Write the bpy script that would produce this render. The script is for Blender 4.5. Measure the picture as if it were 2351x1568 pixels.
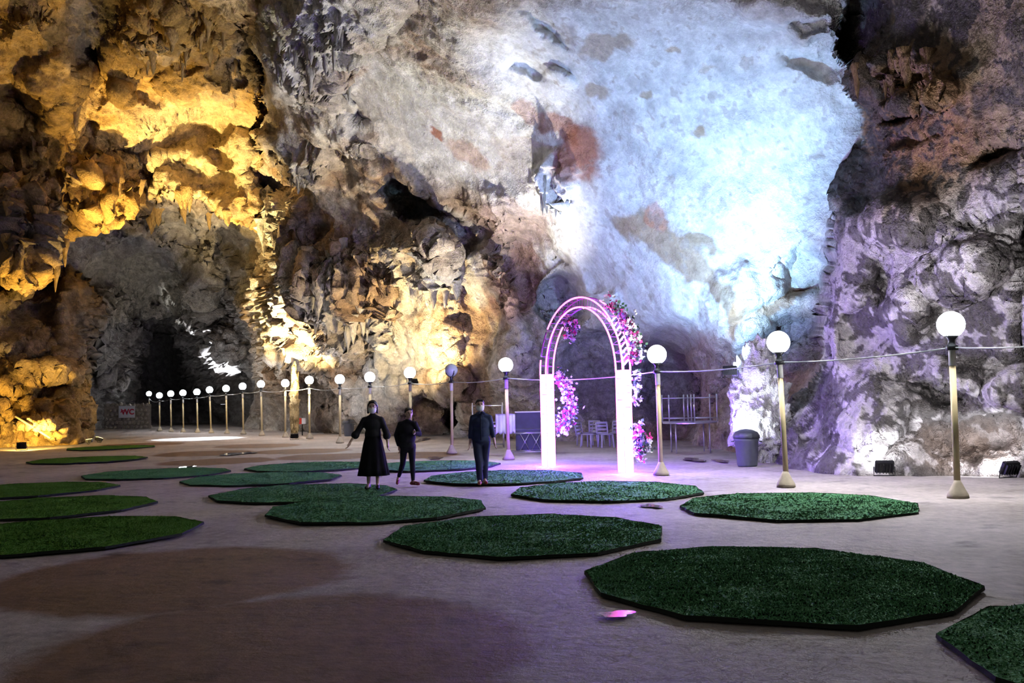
import bpy, bmesh, math, random
import numpy as np
from concurrent.futures import ThreadPoolExecutor
from mathutils import Vector, Matrix

# ------------------------------------------------------------------ scene, camera, world, exposure
for o in list(bpy.data.objects):
    bpy.data.objects.remove(o, do_unlink=True)
scene = bpy.context.scene
COL = scene.collection
FPX, CX, CY = 2050.0, 1175.5, 784.0          # focal length and centre, in pixels of the 2351x1568 frame
EYE = 1.65
TILT, ROLL = math.atan(132.0 / FPX), -0.020
cam_d = bpy.data.cameras.new('camera')
cam = bpy.data.objects.new('camera', cam_d)
COL.objects.link(cam)
cam_d.sensor_fit = 'HORIZONTAL'
cam_d.sensor_width = 36.0
cam_d.lens = 36.0 * FPX / 2351.0
cam_d.clip_end = 400
RC = Matrix.Rotation(math.pi / 2 + TILT, 3, 'X') @ Matrix.Rotation(ROLL, 3, 'Z')
cam.matrix_world = Matrix.Translation((0, 0, EYE)) @ RC.to_4x4()
scene.camera = cam

world = bpy.data.worlds.new('world')
scene.world = world
world.use_nodes = True
world.node_tree.nodes['Background'].inputs[0].default_value = (1.0, 0.95, 0.92, 1)
world.node_tree.nodes['Background'].inputs[1].default_value = 0.065

scene.view_settings.view_transform = 'Standard'
scene.view_settings.look = 'None'
scene.view_settings.exposure = 0.22
scene.view_settings.gamma = 1.0
scene.view_settings.use_curve_mapping = False
scene.cycles.max_bounces = 4
scene.cycles.diffuse_bounces = 2
scene.cycles.glossy_bounces = 2
scene.cycles.use_denoising = True
scene.cycles.sample_clamp_indirect = 4.0
scene.cycles.use_light_tree = True
scene.cycles.use_adaptive_sampling = True
scene.cycles.adaptive_threshold = 0.12
scene.cycles.adaptive_min_samples = 12

RNG = np.random.RandomState(7)
random.seed(7)
RCN = np.array(RC)


def dirs(px, py):
    """world direction through a pixel of the photograph, scaled so that y == 1"""
    px = np.asarray(px, float); py = np.asarray(py, float)
    c = np.stack([(px - CX) / FPX, (CY - py) / FPX, -np.ones_like(px)], -1)
    w = c @ RCN.T
    return w / w[..., 1:2]


def P(px, py, Y):
    d = dirs(px, py)
    return Vector((float(d[0] * Y), float(Y), float(EYE + d[2] * Y)))


def G(px, py, z=0.0):
    d = dirs(px, py)
    Y = (z - EYE) / d[2]
    return Vector((float(d[0] * Y), float(Y), z))


# ------------------------------------------------------------------ numpy noise
POOL = ThreadPoolExecutor(4)
_perm = RNG.permutation(256).astype(np.int32)
_perm = np.concatenate([_perm, _perm, _perm])
_g = RNG.normal(size=(256, 3)).astype(np.float32)
_g /= np.linalg.norm(_g, axis=1)[:, None]


def _pnoise(p):
    i = np.floor(p).astype(np.int32)
    f = p - i
    i &= 255
    u = f * f * f * (f * (f * 6 - 15) + 10)
    res = 0
    for dx in (0, 1):
        wx = u[:, 0] if dx else 1 - u[:, 0]
        a = _perm[i[:, 0] + dx]
        for dy in (0, 1):
            wy = u[:, 1] if dy else 1 - u[:, 1]
            b = _perm[a + i[:, 1] + dy]
            for dz in (0, 1):
                wz = u[:, 2] if dz else 1 - u[:, 2]
                g = _g[_perm[b + i[:, 2] + dz]]
                res = res + wx * wy * wz * (g[:, 0] * (f[:, 0] - dx) + g[:, 1] * (f[:, 1] - dy) + g[:, 2] * (f[:, 2] - dz))
    return res * 1.5


def pnoise(p):
    p = np.asarray(p, np.float32)
    if len(p) < 20000:
        return _pnoise(p)
    return np.concatenate(list(POOL.map(_pnoise, [p[k:k + 16384] for k in range(0, len(p), 16384)])))


def fbm(p, octs=4, gain=0.5, ridged=False):
    s, a = 0, 1.0
    p = np.asarray(p, np.float32)
    for k in range(octs):
        n = pnoise(p + 17.3 * k)
        if ridged:
            n = 1 - 2.2 * np.abs(n)
        s = s + a * n
        a *= gain
        p = p * 2.03
    return s


def sstep(a, b, x):
    t = np.clip((x - a) / (b - a), 0, 1)
    return t * t * (3 - 2 * t)


# ------------------------------------------------------------------ materials
def new_mat(name):
    m = bpy.data.materials.new(name)
    m.use_nodes = True
    nt = m.node_tree
    return m, nt, nt.nodes['Principled BSDF']


def nd(nt, typ, **kw):
    n = nt.nodes.new(typ)
    for k, v in kw.items():
        if k.startswith('i_'):
            n.inputs[k[2:].replace('_', ' ')].default_value = v
        else:
            setattr(n, k, v)
    return n


def simple(name, col, rough=0.6, var=0.12, scale=12.0, metal=0.0, spec=0.4, bump=0.0):
    m, nt, b = new_mat(name)
    tc = nd(nt, 'ShaderNodeTexCoord')
    nz = nd(nt, 'ShaderNodeTexNoise', i_Scale=scale, i_Detail=4.0)
    nt.links.new(tc.outputs['Object'], nz.inputs['Vector'])
    mx = nd(nt, 'ShaderNodeMix', data_type='RGBA')
    c = np.array(col)
    mx.inputs[6].default_value = (*np.clip(c * (1 - var * 1.6), 0, 1), 1)
    mx.inputs[7].default_value = (*np.clip(c * (1 + var * 1.6), 0, 1), 1)
    nt.links.new(nz.outputs['Fac'], mx.inputs[0])
    nt.links.new(mx.outputs[2], b.inputs['Base Color'])
    b.inputs['Roughness'].default_value = rough
    b.inputs['Metallic'].default_value = metal
    b.inputs['Specular IOR Level'].default_value = spec
    if bump:
        bp = nd(nt, 'ShaderNodeBump', i_Strength=bump, i_Distance=0.02)
        nt.links.new(nz.outputs['Fac'], bp.inputs['Height'])
        nt.links.new(bp.outputs[0], b.inputs['Normal'])
    return m


def emit(name, col, strength, base=(0.8, 0.8, 0.8)):
    m, nt, b = new_mat(name)
    b.inputs['Base Color'].default_value = (*base, 1)
    b.inputs['Emission Color'].default_value = (*col, 1)
    b.inputs['Emission Strength'].default_value = strength
    return m


def rock_material():
    m, nt, b = new_mat('limestone')
    at = nd(nt, 'ShaderNodeAttribute', attribute_name='rock_colour')
    tc = nd(nt, 'ShaderNodeTexCoord')
    n1 = nd(nt, 'ShaderNodeTexNoise', i_Scale=2.6, i_Detail=5.0, i_Roughness=0.72)
    n2 = nd(nt, 'ShaderNodeTexNoise', i_Scale=11.0, i_Detail=3.0, i_Roughness=0.7)
    for n in (n1, n2):
        nt.links.new(tc.outputs['Object'], n.inputs['Vector'])
    r1 = nd(nt, 'ShaderNodeMapRange', i_From_Min=0.36, i_From_Max=0.66, i_To_Min=0.62, i_To_Max=1.16)
    nt.links.new(n1.outputs['Fac'], r1.inputs['Value'])
    r2 = nd(nt, 'ShaderNodeMapRange', i_From_Min=0.30, i_From_Max=0.7, i_To_Min=0.8, i_To_Max=1.14)
    nt.links.new(n2.outputs['Fac'], r2.inputs['Value'])
    mm = nd(nt, 'ShaderNodeMath', operation='MULTIPLY')
    nt.links.new(r1.outputs[0], mm.inputs[0]); nt.links.new(r2.outputs[0], mm.inputs[1])
    # mottling is weaker where the attribute alpha says the rock is smooth
    mxs = nd(nt, 'ShaderNodeMix', data_type='FLOAT')
    mxs.inputs[2].default_value = 1.0
    am = nd(nt, 'ShaderNodeMapRange', i_From_Min=0.0, i_From_Max=1.0, i_To_Min=0.45, i_To_Max=1.0)
    nt.links.new(at.outputs['Alpha'], am.inputs['Value'])
    nt.links.new(am.outputs[0], mxs.inputs[0])
    nt.links.new(mm.outputs[0], mxs.inputs[3])
    sc = nd(nt, 'ShaderNodeVectorMath', operation='SCALE')
    nt.links.new(at.outputs['Color'], sc.inputs[0]); nt.links.new(mxs.outputs[0], sc.inputs['Scale'])
    nt.links.new(sc.outputs[0], b.inputs['Base Color'])
    ad = nd(nt, 'ShaderNodeMath', operation='ADD')
    nt.links.new(n1.outputs['Fac'], ad.inputs[0]); nt.links.new(n2.outputs['Fac'], ad.inputs[1])
    bs = nd(nt, 'ShaderNodeMath', operation='MULTIPLY')
    nt.links.new(ad.outputs[0], bs.inputs[0]); nt.links.new(at.outputs['Alpha'], bs.inputs[1])
    bp = nd(nt, 'ShaderNodeBump', i_Strength=0.75, i_Distance=0.16)
    nt.links.new(bs.outputs[0], bp.inputs['Height'])
    nt.links.new(bp.outputs[0], b.inputs['Normal'])
    b.inputs['Roughness'].default_value = 0.8
    b.inputs['Specular IOR Level'].default_value = 0.2
    return m


M = {}
M['rock'] = rock_material()
M['post'] = simple('ochre_paint', (0.56, 0.46, 0.25), 0.55, 0.1, 8)
M['collar'] = simple('white_paint', (0.72, 0.70, 0.66), 0.5, 0.05)
M['cap'] = simple('black_plastic', (0.02, 0.02, 0.022), 0.4, 0.1)
M['concrete'] = simple('concrete', (0.46, 0.40, 0.29), 0.85, 0.2, 9, bump=0.4)
M['globe'] = emit('lit_globe', (0.80, 0.90, 1.0), 12.0)
M['globe'].cycles.emission_sampling = 'NONE'
GLOBE_W, GLOBE_COL = 2300.0, (0.95, 0.94, 1.0)
M['globe_off'] = simple('unlit_globe', (0.45, 0.5, 0.55), 0.12, 0.05, spec=0.6)
M['wire'] = simple('white_cable', (0.7, 0.7, 0.72), 0.5, 0.05)
M['steel'] = simple('brushed_steel', (0.62, 0.62, 0.66), 0.3, 0.08, 20, metal=0.85)
M['bin'] = simple('grey_bin_plastic', (0.10, 0.11, 0.13), 0.45, 0.1)
M['bin_lid'] = simple('dark_bin_lid', (0.05, 0.055, 0.065), 0.4, 0.1)
M['black'] = simple('black_metal', (0.012, 0.012, 0.014), 0.5, 0.1)
M['chair'] = simple('plastic_chair', (0.42, 0.40, 0.48), 0.4, 0.06)
M['white'] = simple('white_cloth', (0.80, 0.80, 0.82), 0.7, 0.06, 5)
M['navy_cloth'] = simple('dark_cover', (0.05, 0.05, 0.09), 0.7, 0.3, 5)
M['foliage'] = simple('leaf_green', (0.05, 0.12, 0.06), 0.6, 0.3, 6)
M['blossom_white'] = simple('white_petal', (0.82, 0.80, 0.84), 0.6, 0.08)
M['blossom_pink'] = simple('magenta_petal', (0.75, 0.06, 0.30), 0.6, 0.15)
M['skin'] = simple('skin', (0.58, 0.40, 0.30), 0.55, 0.06)
M['dress'] = simple('black_dress', (0.010, 0.010, 0.014), 0.85, 0.2)
M['blacktop'] = simple('black_knit', (0.009, 0.010, 0.016), 0.85, 0.2)
M['navyshirt'] = simple('navy_shirt', (0.018, 0.030, 0.085), 0.75, 0.15)
M['trousers'] = simple('navy_trousers', (0.014, 0.020, 0.055), 0.8, 0.15)
M['hair'] = simple('black_hair', (0.008, 0.007, 0.007), 0.45, 0.3, 30)
M['mask'] = simple('white_face_mask', (0.9, 0.89, 0.86), 0.7, 0.03)
M['shoe_red'] = simple('brown_red_shoe', (0.22, 0.05, 0.03), 0.5, 0.1)
M['shoe_dark'] = simple('dark_shoe', (0.02, 0.02, 0.022), 0.5, 0.1)
M['eye'] = simple('eye', (0.02, 0.015, 0.012), 0.2, 0.02)
M['sign_white'] = simple('sign_board', (0.72, 0.74, 0.85), 0.5, 0.03)
M['sign_red'] = simple('sign_red', (0.60, 0.03, 0.08), 0.5, 0.03)
M['mortar'] = simple('mortar', (0.30, 0.27, 0.23), 0.9, 0.2, 6, bump=0.4)
M['stone'] = simple('masonry_stone', (0.36, 0.32, 0.27), 0.85, 0.3, 7, bump=0.4)
M['tile_red'] = simple('red_plastic', (0.6, 0.05, 0.03), 0.5, 0.05)
M['turf_backing'] = simple('turf_backing', (0.012, 0.018, 0.012), 0.9, 0.2)
M['pipe'] = simple('wood_pole', (0.35, 0.25, 0.14), 0.7, 0.15)


def turf_material(name, c0, c1):
    m, nt, b = new_mat(name)
    tc = nd(nt, 'ShaderNodeTexCoord')
    n1 = nd(nt, 'ShaderNodeTexNoise', i_Scale=1.4, i_Detail=6.0, i_Roughness=0.65)
    n2 = nd(nt, 'ShaderNodeTexNoise', i_Scale=60.0, i_Detail=2.0)
    nt.links.new(tc.outputs['Object'], n1.inputs['Vector'])
    mp = nd(nt, 'ShaderNodeMapping')
    mp.inputs['Scale'].default_value = (0.35, 1.0, 1.0)
    nt.links.new(tc.outputs['Object'], mp.inputs['Vector'])
    nt.links.new(mp.outputs[0], n2.inputs['Vector'])
    av = nd(nt, 'ShaderNodeMath', operation='ADD')
    nt.links.new(n1.outputs['Fac'], av.inputs[0]); nt.links.new(n2.outputs['Fac'], av.inputs[1])
    r = nd(nt, 'ShaderNodeMapRange', i_From_Min=0.7, i_From_Max=1.3)
    nt.links.new(av.outputs[0], r.inputs['Value'])
    mx = nd(nt, 'ShaderNodeMix', data_type='RGBA')
    mx.inputs[6].default_value = (*c0, 1); mx.inputs[7].default_value = (*c1, 1)
    nt.links.new(r.outputs[0], mx.inputs[0])
    nt.links.new(mx.outputs[2], b.inputs['Base Color'])
    b.inputs['Roughness'].default_value = 0.85
    b.inputs['Specular IOR Level'].default_value = 0.06
    bp = nd(nt, 'ShaderNodeBump', i_Strength=0.6, i_Distance=0.02)
    nt.links.new(n2.outputs['Fac'], bp.inputs['Height'])
    nt.links.new(bp.outputs[0], b.inputs['Normal'])
    return m


def blade_normal(m_):
    # thin blades shade like the pile they belong to
    nt_ = m_.node_tree
    g_ = nd(nt_, 'ShaderNodeNewGeometry'); ad_ = nd(nt_, 'ShaderNodeVectorMath', operation='MULTIPLY_ADD'); no_ = nd(nt_, 'ShaderNodeVectorMath', operation='NORMALIZE')
    nt_.links.new(g_.outputs['Normal'], ad_.inputs[0]); ad_.inputs[1].default_value = (0.25, 0.25, 0.25); ad_.inputs[2].default_value = (0, 0, 1)
    nt_.links.new(ad_.outputs[0], no_.inputs[0]); nt_.links.new(no_.outputs[0], nt_.nodes['Principled BSDF'].inputs['Normal'])
    return m_


M['turf'] = turf_material('artificial_turf', (0.072, 0.245, 0.098), (0.16, 0.42, 0.18))
M['turf_olive'] = turf_material('olive_artificial_turf', (0.075, 0.22, 0.028), (0.16, 0.38, 0.06))
M['turf_blade'] = blade_normal(turf_material('turf_pile', (0.078, 0.265, 0.105), (0.165, 0.45, 0.19)))
M['turf_olive_blade'] = blade_normal(turf_material('olive_turf_pile', (0.078, 0.23, 0.030), (0.165, 0.40, 0.063)))


# ------------------------------------------------------------------ object helpers
def tag(o, label=None, cat=None, group=None, kind=None):
    if label: o['label'] = label
    if cat: o['category'] = cat
    if group: o['group'] = group
    if kind: o['kind'] = kind
    return o


def empty(name, loc=(0, 0, 0), rz=0.0):
    o = bpy.data.objects.new(name, None)
    o.location = loc
    o.rotation_euler = (0, 0, rz)
    o.empty_display_size = 0.1
    COL.objects.link(o)
    return o


def link_mesh(name, me, mat, parent=None, smooth=True):
    o = bpy.data.objects.new(name, me)
    if mat is not None:
        me.materials.clear() if len(me.materials) else None
        me.materials.append(mat)
    if smooth:
        me.polygons.foreach_set('use_smooth', np.ones(len(me.polygons), bool))
    COL.objects.link(o)
    if parent is not None:
        o.parent = parent
    return o


def from_bm(name, bm, mat, parent=None, smooth=True):
    me = bpy.data.meshes.new(name)
    bm.normal_update()
    bm.to_mesh(me)
    bm.free()
    return link_mesh(name, me, mat, parent, smooth)


def from_np(name, verts, faces, mat, parent=None, smooth=True):
    verts = np.asarray(verts, np.float32); faces = np.asarray(faces, np.int32)
    me = bpy.data.meshes.new(name)
    n = faces.shape[1]
    me.vertices.add(len(verts))
    me.vertices.foreach_set('co', verts.ravel())
    me.loops.add(faces.size)
    me.loops.foreach_set('vertex_index', faces.ravel())
    me.polygons.add(len(faces))
    me.polygons.foreach_set('loop_start', np.arange(0, faces.size, n, dtype=np.int32))
    me.polygons.foreach_set('loop_total', np.full(len(faces), n, np.int32))
    me.update(calc_edges=True)
    return link_mesh(name, me, mat, parent, smooth)


def b_box(bm, c, s, rot=None, bevel=0.0):
    r = bmesh.ops.create_cube(bm, size=1.0)
    vs = r['verts']
    mt = Matrix.Translation(c) @ (rot.to_4x4() if rot is not None else Matrix()) @ Matrix.Diagonal((*s, 1))
    bmesh.ops.transform(bm, matrix=mt, verts=vs)
    if bevel:
        es = list({e for v in vs for e in v.link_edges})
        bmesh.ops.bevel(bm, geom=es, offset=bevel, segments=2, affect='EDGES', clamp_overlap=True)


def b_tube(bm, pts, rad, seg=8, cap=True):
    pts = [Vector(p) for p in pts]
    rads = rad if isinstance(rad, (list, tuple)) else [rad] * len(pts)
    rings = []
    prev_n = None
    for k, p in enumerate(pts):
        if k == 0: t = pts[1] - p
        elif k == len(pts) - 1: t = p - pts[k - 1]
        else: t = pts[k + 1] - pts[k - 1]
        t.normalize()
        if prev_n is None:
            n = t.orthogonal().normalized()
        else:
            n = (prev_n - t * prev_n.dot(t)).normalized()
        prev_n = n
        bn = t.cross(n)
        rings.append([bm.verts.new(p + (n * math.cos(a) + bn * math.sin(a)) * rads[k])
                      for a in [2 * math.pi * j / seg for j in range(seg)]])
    for a, b in zip(rings, rings[1:]):
        for j in range(seg):
            bm.faces.new((a[j], a[(j + 1) % seg], b[(j + 1) % seg], b[j]))
    if cap:
        bm.faces.new(rings[0][::-1]); bm.faces.new(rings[-1])


def b_lathe(bm, prof, seg=16, c=(0, 0, 0), sx=1.0, sy=1.0):
    rings = []
    for r, z in prof:
        rings.append([bm.verts.new((c[0] + sx * r * math.cos(2 * math.pi * j / seg), c[1] + sy * r * math.sin(2 * math.pi * j / seg), c[2] + z))
                      for j in range(seg)])
    for a, b in zip(rings, rings[1:]):
        for j in range(seg):
            bm.faces.new((a[j], a[(j + 1) % seg], b[(j + 1) % seg], b[j]))
    bm.faces.new(rings[0][::-1]); bm.faces.new(rings[-1])


def b_ell(bm, c, r, rot=None, u=14, v=10):
    q = bmesh.ops.create_uvsphere(bm, u_segments=u, v_segments=v, radius=1.0)
    mt = Matrix.Translation(c) @ (rot.to_4x4() if rot is not None else Matrix()) @ Matrix.Diagonal((*r, 1))
    bmesh.ops.transform(bm, matrix=mt, verts=q['verts'])


def copy_tree(o, parent=None):
    c = o.copy()
    COL.objects.link(c)
    c.parent = parent
    for ch in o.children:
        copy_tree(ch, c)
    return c


def add_spot(name, loc, target, power, col, size_deg, blend=0.6, radius=0.15, parent=None):
    l = bpy.data.lights.new(name, 'SPOT')
    l.energy = power; l.color = col; l.spot_size = math.radians(size_deg); l.spot_blend = blend
    l.shadow_soft_size = radius
    o = bpy.data.objects.new(name, l)
    COL.objects.link(o)
    o.location = loc
    o.rotation_euler = (Vector(target) - Vector(loc)).to_track_quat('-Z', 'Y').to_euler()
    return o


# ------------------------------------------------------------------ the cave shell
ST = 3.2
gx = np.arange(-330, 2690, ST)
gy = np.arange(-300, 1125, ST)
NX, NY = len(gx), len(gy)
PX, PY = np.meshgrid(gx, gy)
PX = PX.ravel(); PY = PY.ravel()
N = len(PX)
D0 = dirs(PX, PY)

# ragged outlines: the pixel coordinates used for outlines are warped by noise
q2 = np.stack([PX, PY, 0 * PX], -1)
wx = 16 * fbm(q2 / 75.0 + 3.1, 4, 0.6)
wy = 16 * fbm(q2 / 75.0 + 91.7, 4, 0.6)
WX, WY = PX + wx, PY + wy


def rbf(ctrl, x, y):
    c = np.array(ctrl, float)
    s = 500.0
    A = c[:, :2] / s
    def phi(r2):
        return np.sqrt(r2 + 0.02)
    r2 = ((A[:, None] - A[None]) ** 2).sum(-1)
    n = len(c)
    K = np.zeros((n + 3, n + 3))
    K[:n, :n] = -phi(r2) - 0.0 * np.eye(n)
    K[:n, n] = 1; K[:n, n + 1:] = A
    K[n, :n] = 1; K[n + 1:, :n] = A.T
    w = np.linalg.solve(K, np.concatenate([c[:, 2], [0, 0, 0]]))
    X = np.stack([x, y], -1) / s
    out = w[n] + X @ w[n + 1:]
    for k in range(n):
        out = out - w[k] * phi(((X - A[k]) ** 2).sum(-1))
    return out


def sdf(poly, x, y):
    """signed distance to a polygon, positive inside"""
    d = np.full(len(x), 1e9)
    ins = np.zeros(len(x), bool)
    n = len(poly)
    for k in range(n):
        ax, ay = poly[k]; bx, by = poly[(k + 1) % n]
        ex, ey = bx - ax, by - ay
        t = np.clip(((x - ax) * ex + (y - ay) * ey) / (ex * ex + ey * ey + 1e-9), 0, 1)
        d = np.minimum(d, (x - ax - t * ex) ** 2 + (y - ay - t * ey) ** 2)
        c = (ay > y) != (by > y)
        xi = ax + (y - ay) / (ey if abs(ey) > 1e-9 else 1e-9) * ex
        ins ^= c & (x < xi)
    d = np.sqrt(d)
    return np.where(ins, d, -d)


def blob(cx, cy, rx, ry, ang=0, soft=0.35, x=None, y=None):
    """soft ellipse mask in the warped outline coordinates"""
    x = WX if x is None else x; y = WY if y is None else y
    a = math.radians(ang)
    u = (x - cx) * math.cos(a) + (y - cy) * math.sin(a)
    v = -(x - cx) * math.sin(a) + (y - cy) * math.cos(a)
    r = np.sqrt((u / rx) ** 2 + (v / ry) ** 2)
    return 1 - sstep(1 - soft, 1 + soft, r)


back_ctrl = [
    (-300, 1000, 48), (100, 1000, 56), (200, 1000, 64), (235, 990, 73), (300, 985, 78), (400, 985, 82), (520, 985, 80), (600, 992, 58), (700, 992, 51), (800, 995, 48), (900, 1000, 44), (1050, 1000, 41),
    (1150, 1010, 38.5), (1250, 1020, 35.5), (1400, 1020, 34), (1550, 1020, 32.5), (1650, 1020, 29), (1800, 1050, 24), (2000, 1050, 23),
    (150, 800, 57), (220, 800, 65), (280, 900, 74), (400, 800, 78), (500, 800, 70), (600, 800, 56), (700, 800, 48), (800, 800, 44), (950, 800, 41), (1100, 800, 37.5), (1230, 800, 34),
    (1350, 850, 36), (1500, 850, 34.5), (1650, 830, 30), (1300, 700, 33.5), (1450, 740, 31.5), (1600, 740, 28.5), (1800, 760, 25),
    (100, 650, 50), (300, 650, 62), (450, 650, 62), (580, 650, 54), (640, 600, 47), (750, 550, 42), (900, 500, 38), (1050, 500, 35), (1200, 500, 31.5), (1400, 500, 28.5),
    (1600, 500, 26), (1850, 500, 24), (200, 520, 50), (400, 500, 52), (600, 500, 48),
    (400, 250, 46), (620, 250, 38), (800, 250, 34), (1000, 250, 31), (1250, 250, 28), (1500, 250, 25), (1800, 250, 23), (1950, 250, 22.5), (2200, 250, 22),
    (300, 0, 38), (620, 0, 32), (900, 0, 27), (1200, 0, 24), (1500, 0, 22), (1900, 0, 20.5), (300, -300, 28), (620, -300, 24), (1200, -300, 18.5), (1900, -300, 17)]
D = rbf(back_ctrl, PX, PY)
LAY = np.zeros(N, np.int8)

# relief of the back wall: (cx, cy, rx, ry, angle, metres away from the viewer (+) or towards (-), softness)
relief = [
    (995, 495, 130, 38, 33, 4.2, .45), (925, 455, 45, 26, 40, 2.4, .5), (860, 430, 40, 70, -25, -1.6, .5), (1025, 550, 45, 60, -25, -2.2, .4), (960, 560, 55, 80, -20, -1.0, .5),
    (800, 242, 42, 15, 32, 1.6, .5), (765, 342, 38, 10, 25, 1.3, .6), (670, 372, 45, 18, 28, 1.8, .5), (625, 345, 60, 26, 35, -1.6, .4), (612, 430, 38, 40, 20, 2.5, .4),
    (690, 545, 30, 14, 0, 1.2, .5), (765, 605, 42, 26, 20, 1.6, .5), (842, 780, 30, 85, 0, 2.2, .5), (760, 700, 75, 120, 0, -1.8, .6), (850, 700, 40, 90, 0, -0.8, .6),
    (705, 600, 24, 18, 0, 1.4, .5), (660, 700, 52, 170, 8, -2.6, .5), (665, 800, 28, 80, 8, -1.2, .5), (730, 870, 90, 45, 35, 2.4, .6), (655, 925, 60, 60, 0, 1.5, .6),
    (1010, 760, 40, 130, -12, -1.0, .6), (1090, 780, 60, 120, -10, 0.9, .6), (1150, 660, 26, 120, -28, -1.5, .5), (1200, 590, 70, 90, 0, 1.0, .6),
    (1215, 720, 40, 110, -14, 0.8, .6), (1290, 690, 42, 55, 10, 2.4, .5), (1345, 720, 70, 60, 30, -1.0, .6),
    (985, 960, 60, 48, 0, 2.2, .4), (1042, 955, 20, 48, 0, 2.8, .4), (1080, 985, 26, 70, 0, -0.8, .5), (900, 940, 45, 60, 0, -0.8, .6),
    (1000, 890, 100, 24, 0, -1.0, .5), (1170, 830, 60, 60, 0, -0.8, .6), (1300, 455, 16, 12, 0, 0.6, .5),
    (1110, 510, 70, 60, 20, -0.8, .6), (1070, 620, 40, 60, 0, 1.0, .6),
        (1860, 150, 60, 20, 20, 0.3, .7), (1250, 60, 60, 18, 40, 0.6, .6), (1215, 150, 40, 22, 35, 0.5, .6), (1280, 175, 30, 16, 20, -0.4, .6),
    (1800, 30, 120, 30, 12, -0.6, .6), (1880, 80, 60, 18, 10, -0.5, .6), (1850, 60, 40, 14, 10, 0.5, .6),
    (1850, 620, 55, 60, 40, 1.1, .4), (1800, 690, 110, 26, -22, 0.6, .5),
    (1500, 760, 120, 60, 0, -0.6, .7), (1810, 775, 95, 50, -28, 2.2, .5), (1680, 760, 60, 120, 10, -1.2, .6), (1620, 880, 40, 120, 5, -0.8, .6), (1540, 880, 40, 100, 0, 1.4, .6),
        # far cavern
    (300, 700, 160, 18, 4, -1.5, .6), (300, 745, 150, 20, 2, 1.5, .6), (470, 640, 30, 120, -10, -2.0, .6), (400, 690, 110, 16, -14, -1.6, .6), (510, 650, 28, 90, 0, 3.0, .5),
    (470, 800, 60, 90, 0, -3.0, .6), (530, 830, 28, 60, 0, -3.5, .5), (370, 830, 70, 110, 0, 4.0, .6), (250, 770, 45, 90, 0, -3.0, .5), (290, 860, 26, 70, 0, 2.0, .5), (300, 920, 26, 40, 0, -1, .5),
    (575, 640, 35, 150, 0, -2.0, .6), (540, 570, 40, 30, 30, 2.5, .5), (450, 550, 120, 26, 20, 2.0, .6), (330, 560, 120, 40, -15, -1.5, .6), (200, 560, 70, 50, -20, 1.0, .6),
]
for cx, cy, rx, ry, an, dd, so in relief:
    D = D + dd * blob(cx, cy, rx, ry, an, so)


def put_layer(poly, ctrl, roll, wid, lid, warp=1.0):
    global D, LAY
    s = sdf(poly, PX + wx * warp, PY + wy * warp)
    d = rbf(ctrl, PX, PY)
    t = np.clip(1 - s / wid, 0, 1)
    d = d + roll * (1 - np.sqrt(np.clip(1 - t * t, 0, 1)))
    use = (s > 0)
    D = np.where(use, np.minimum(d, D + 3.0), D)
    LAY[use] = lid
    return s


# thick pale lobe hung with draperies at the top
lobe = [(670, -320), (640, -40), (618, 30), (602, 110), (607, 180), (622, 222), (655, 242), (688, 236), (692, 214), (740, 205), (775, 235), (812, 256), (822, 240), (795, 205), (790, 165), (840, 140),
        (900, 70), (960, 20), (1000, -320)]
put_layer(lobe, [(600, 240, 36.2), (620, 0, 30.2), (800, 250, 33), (900, 0, 25.8), (800, 0, 27.5), (640, -300, 22.5), (1000, -300, 19.5)], 1.6, 55, 0, 0.4)

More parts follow.
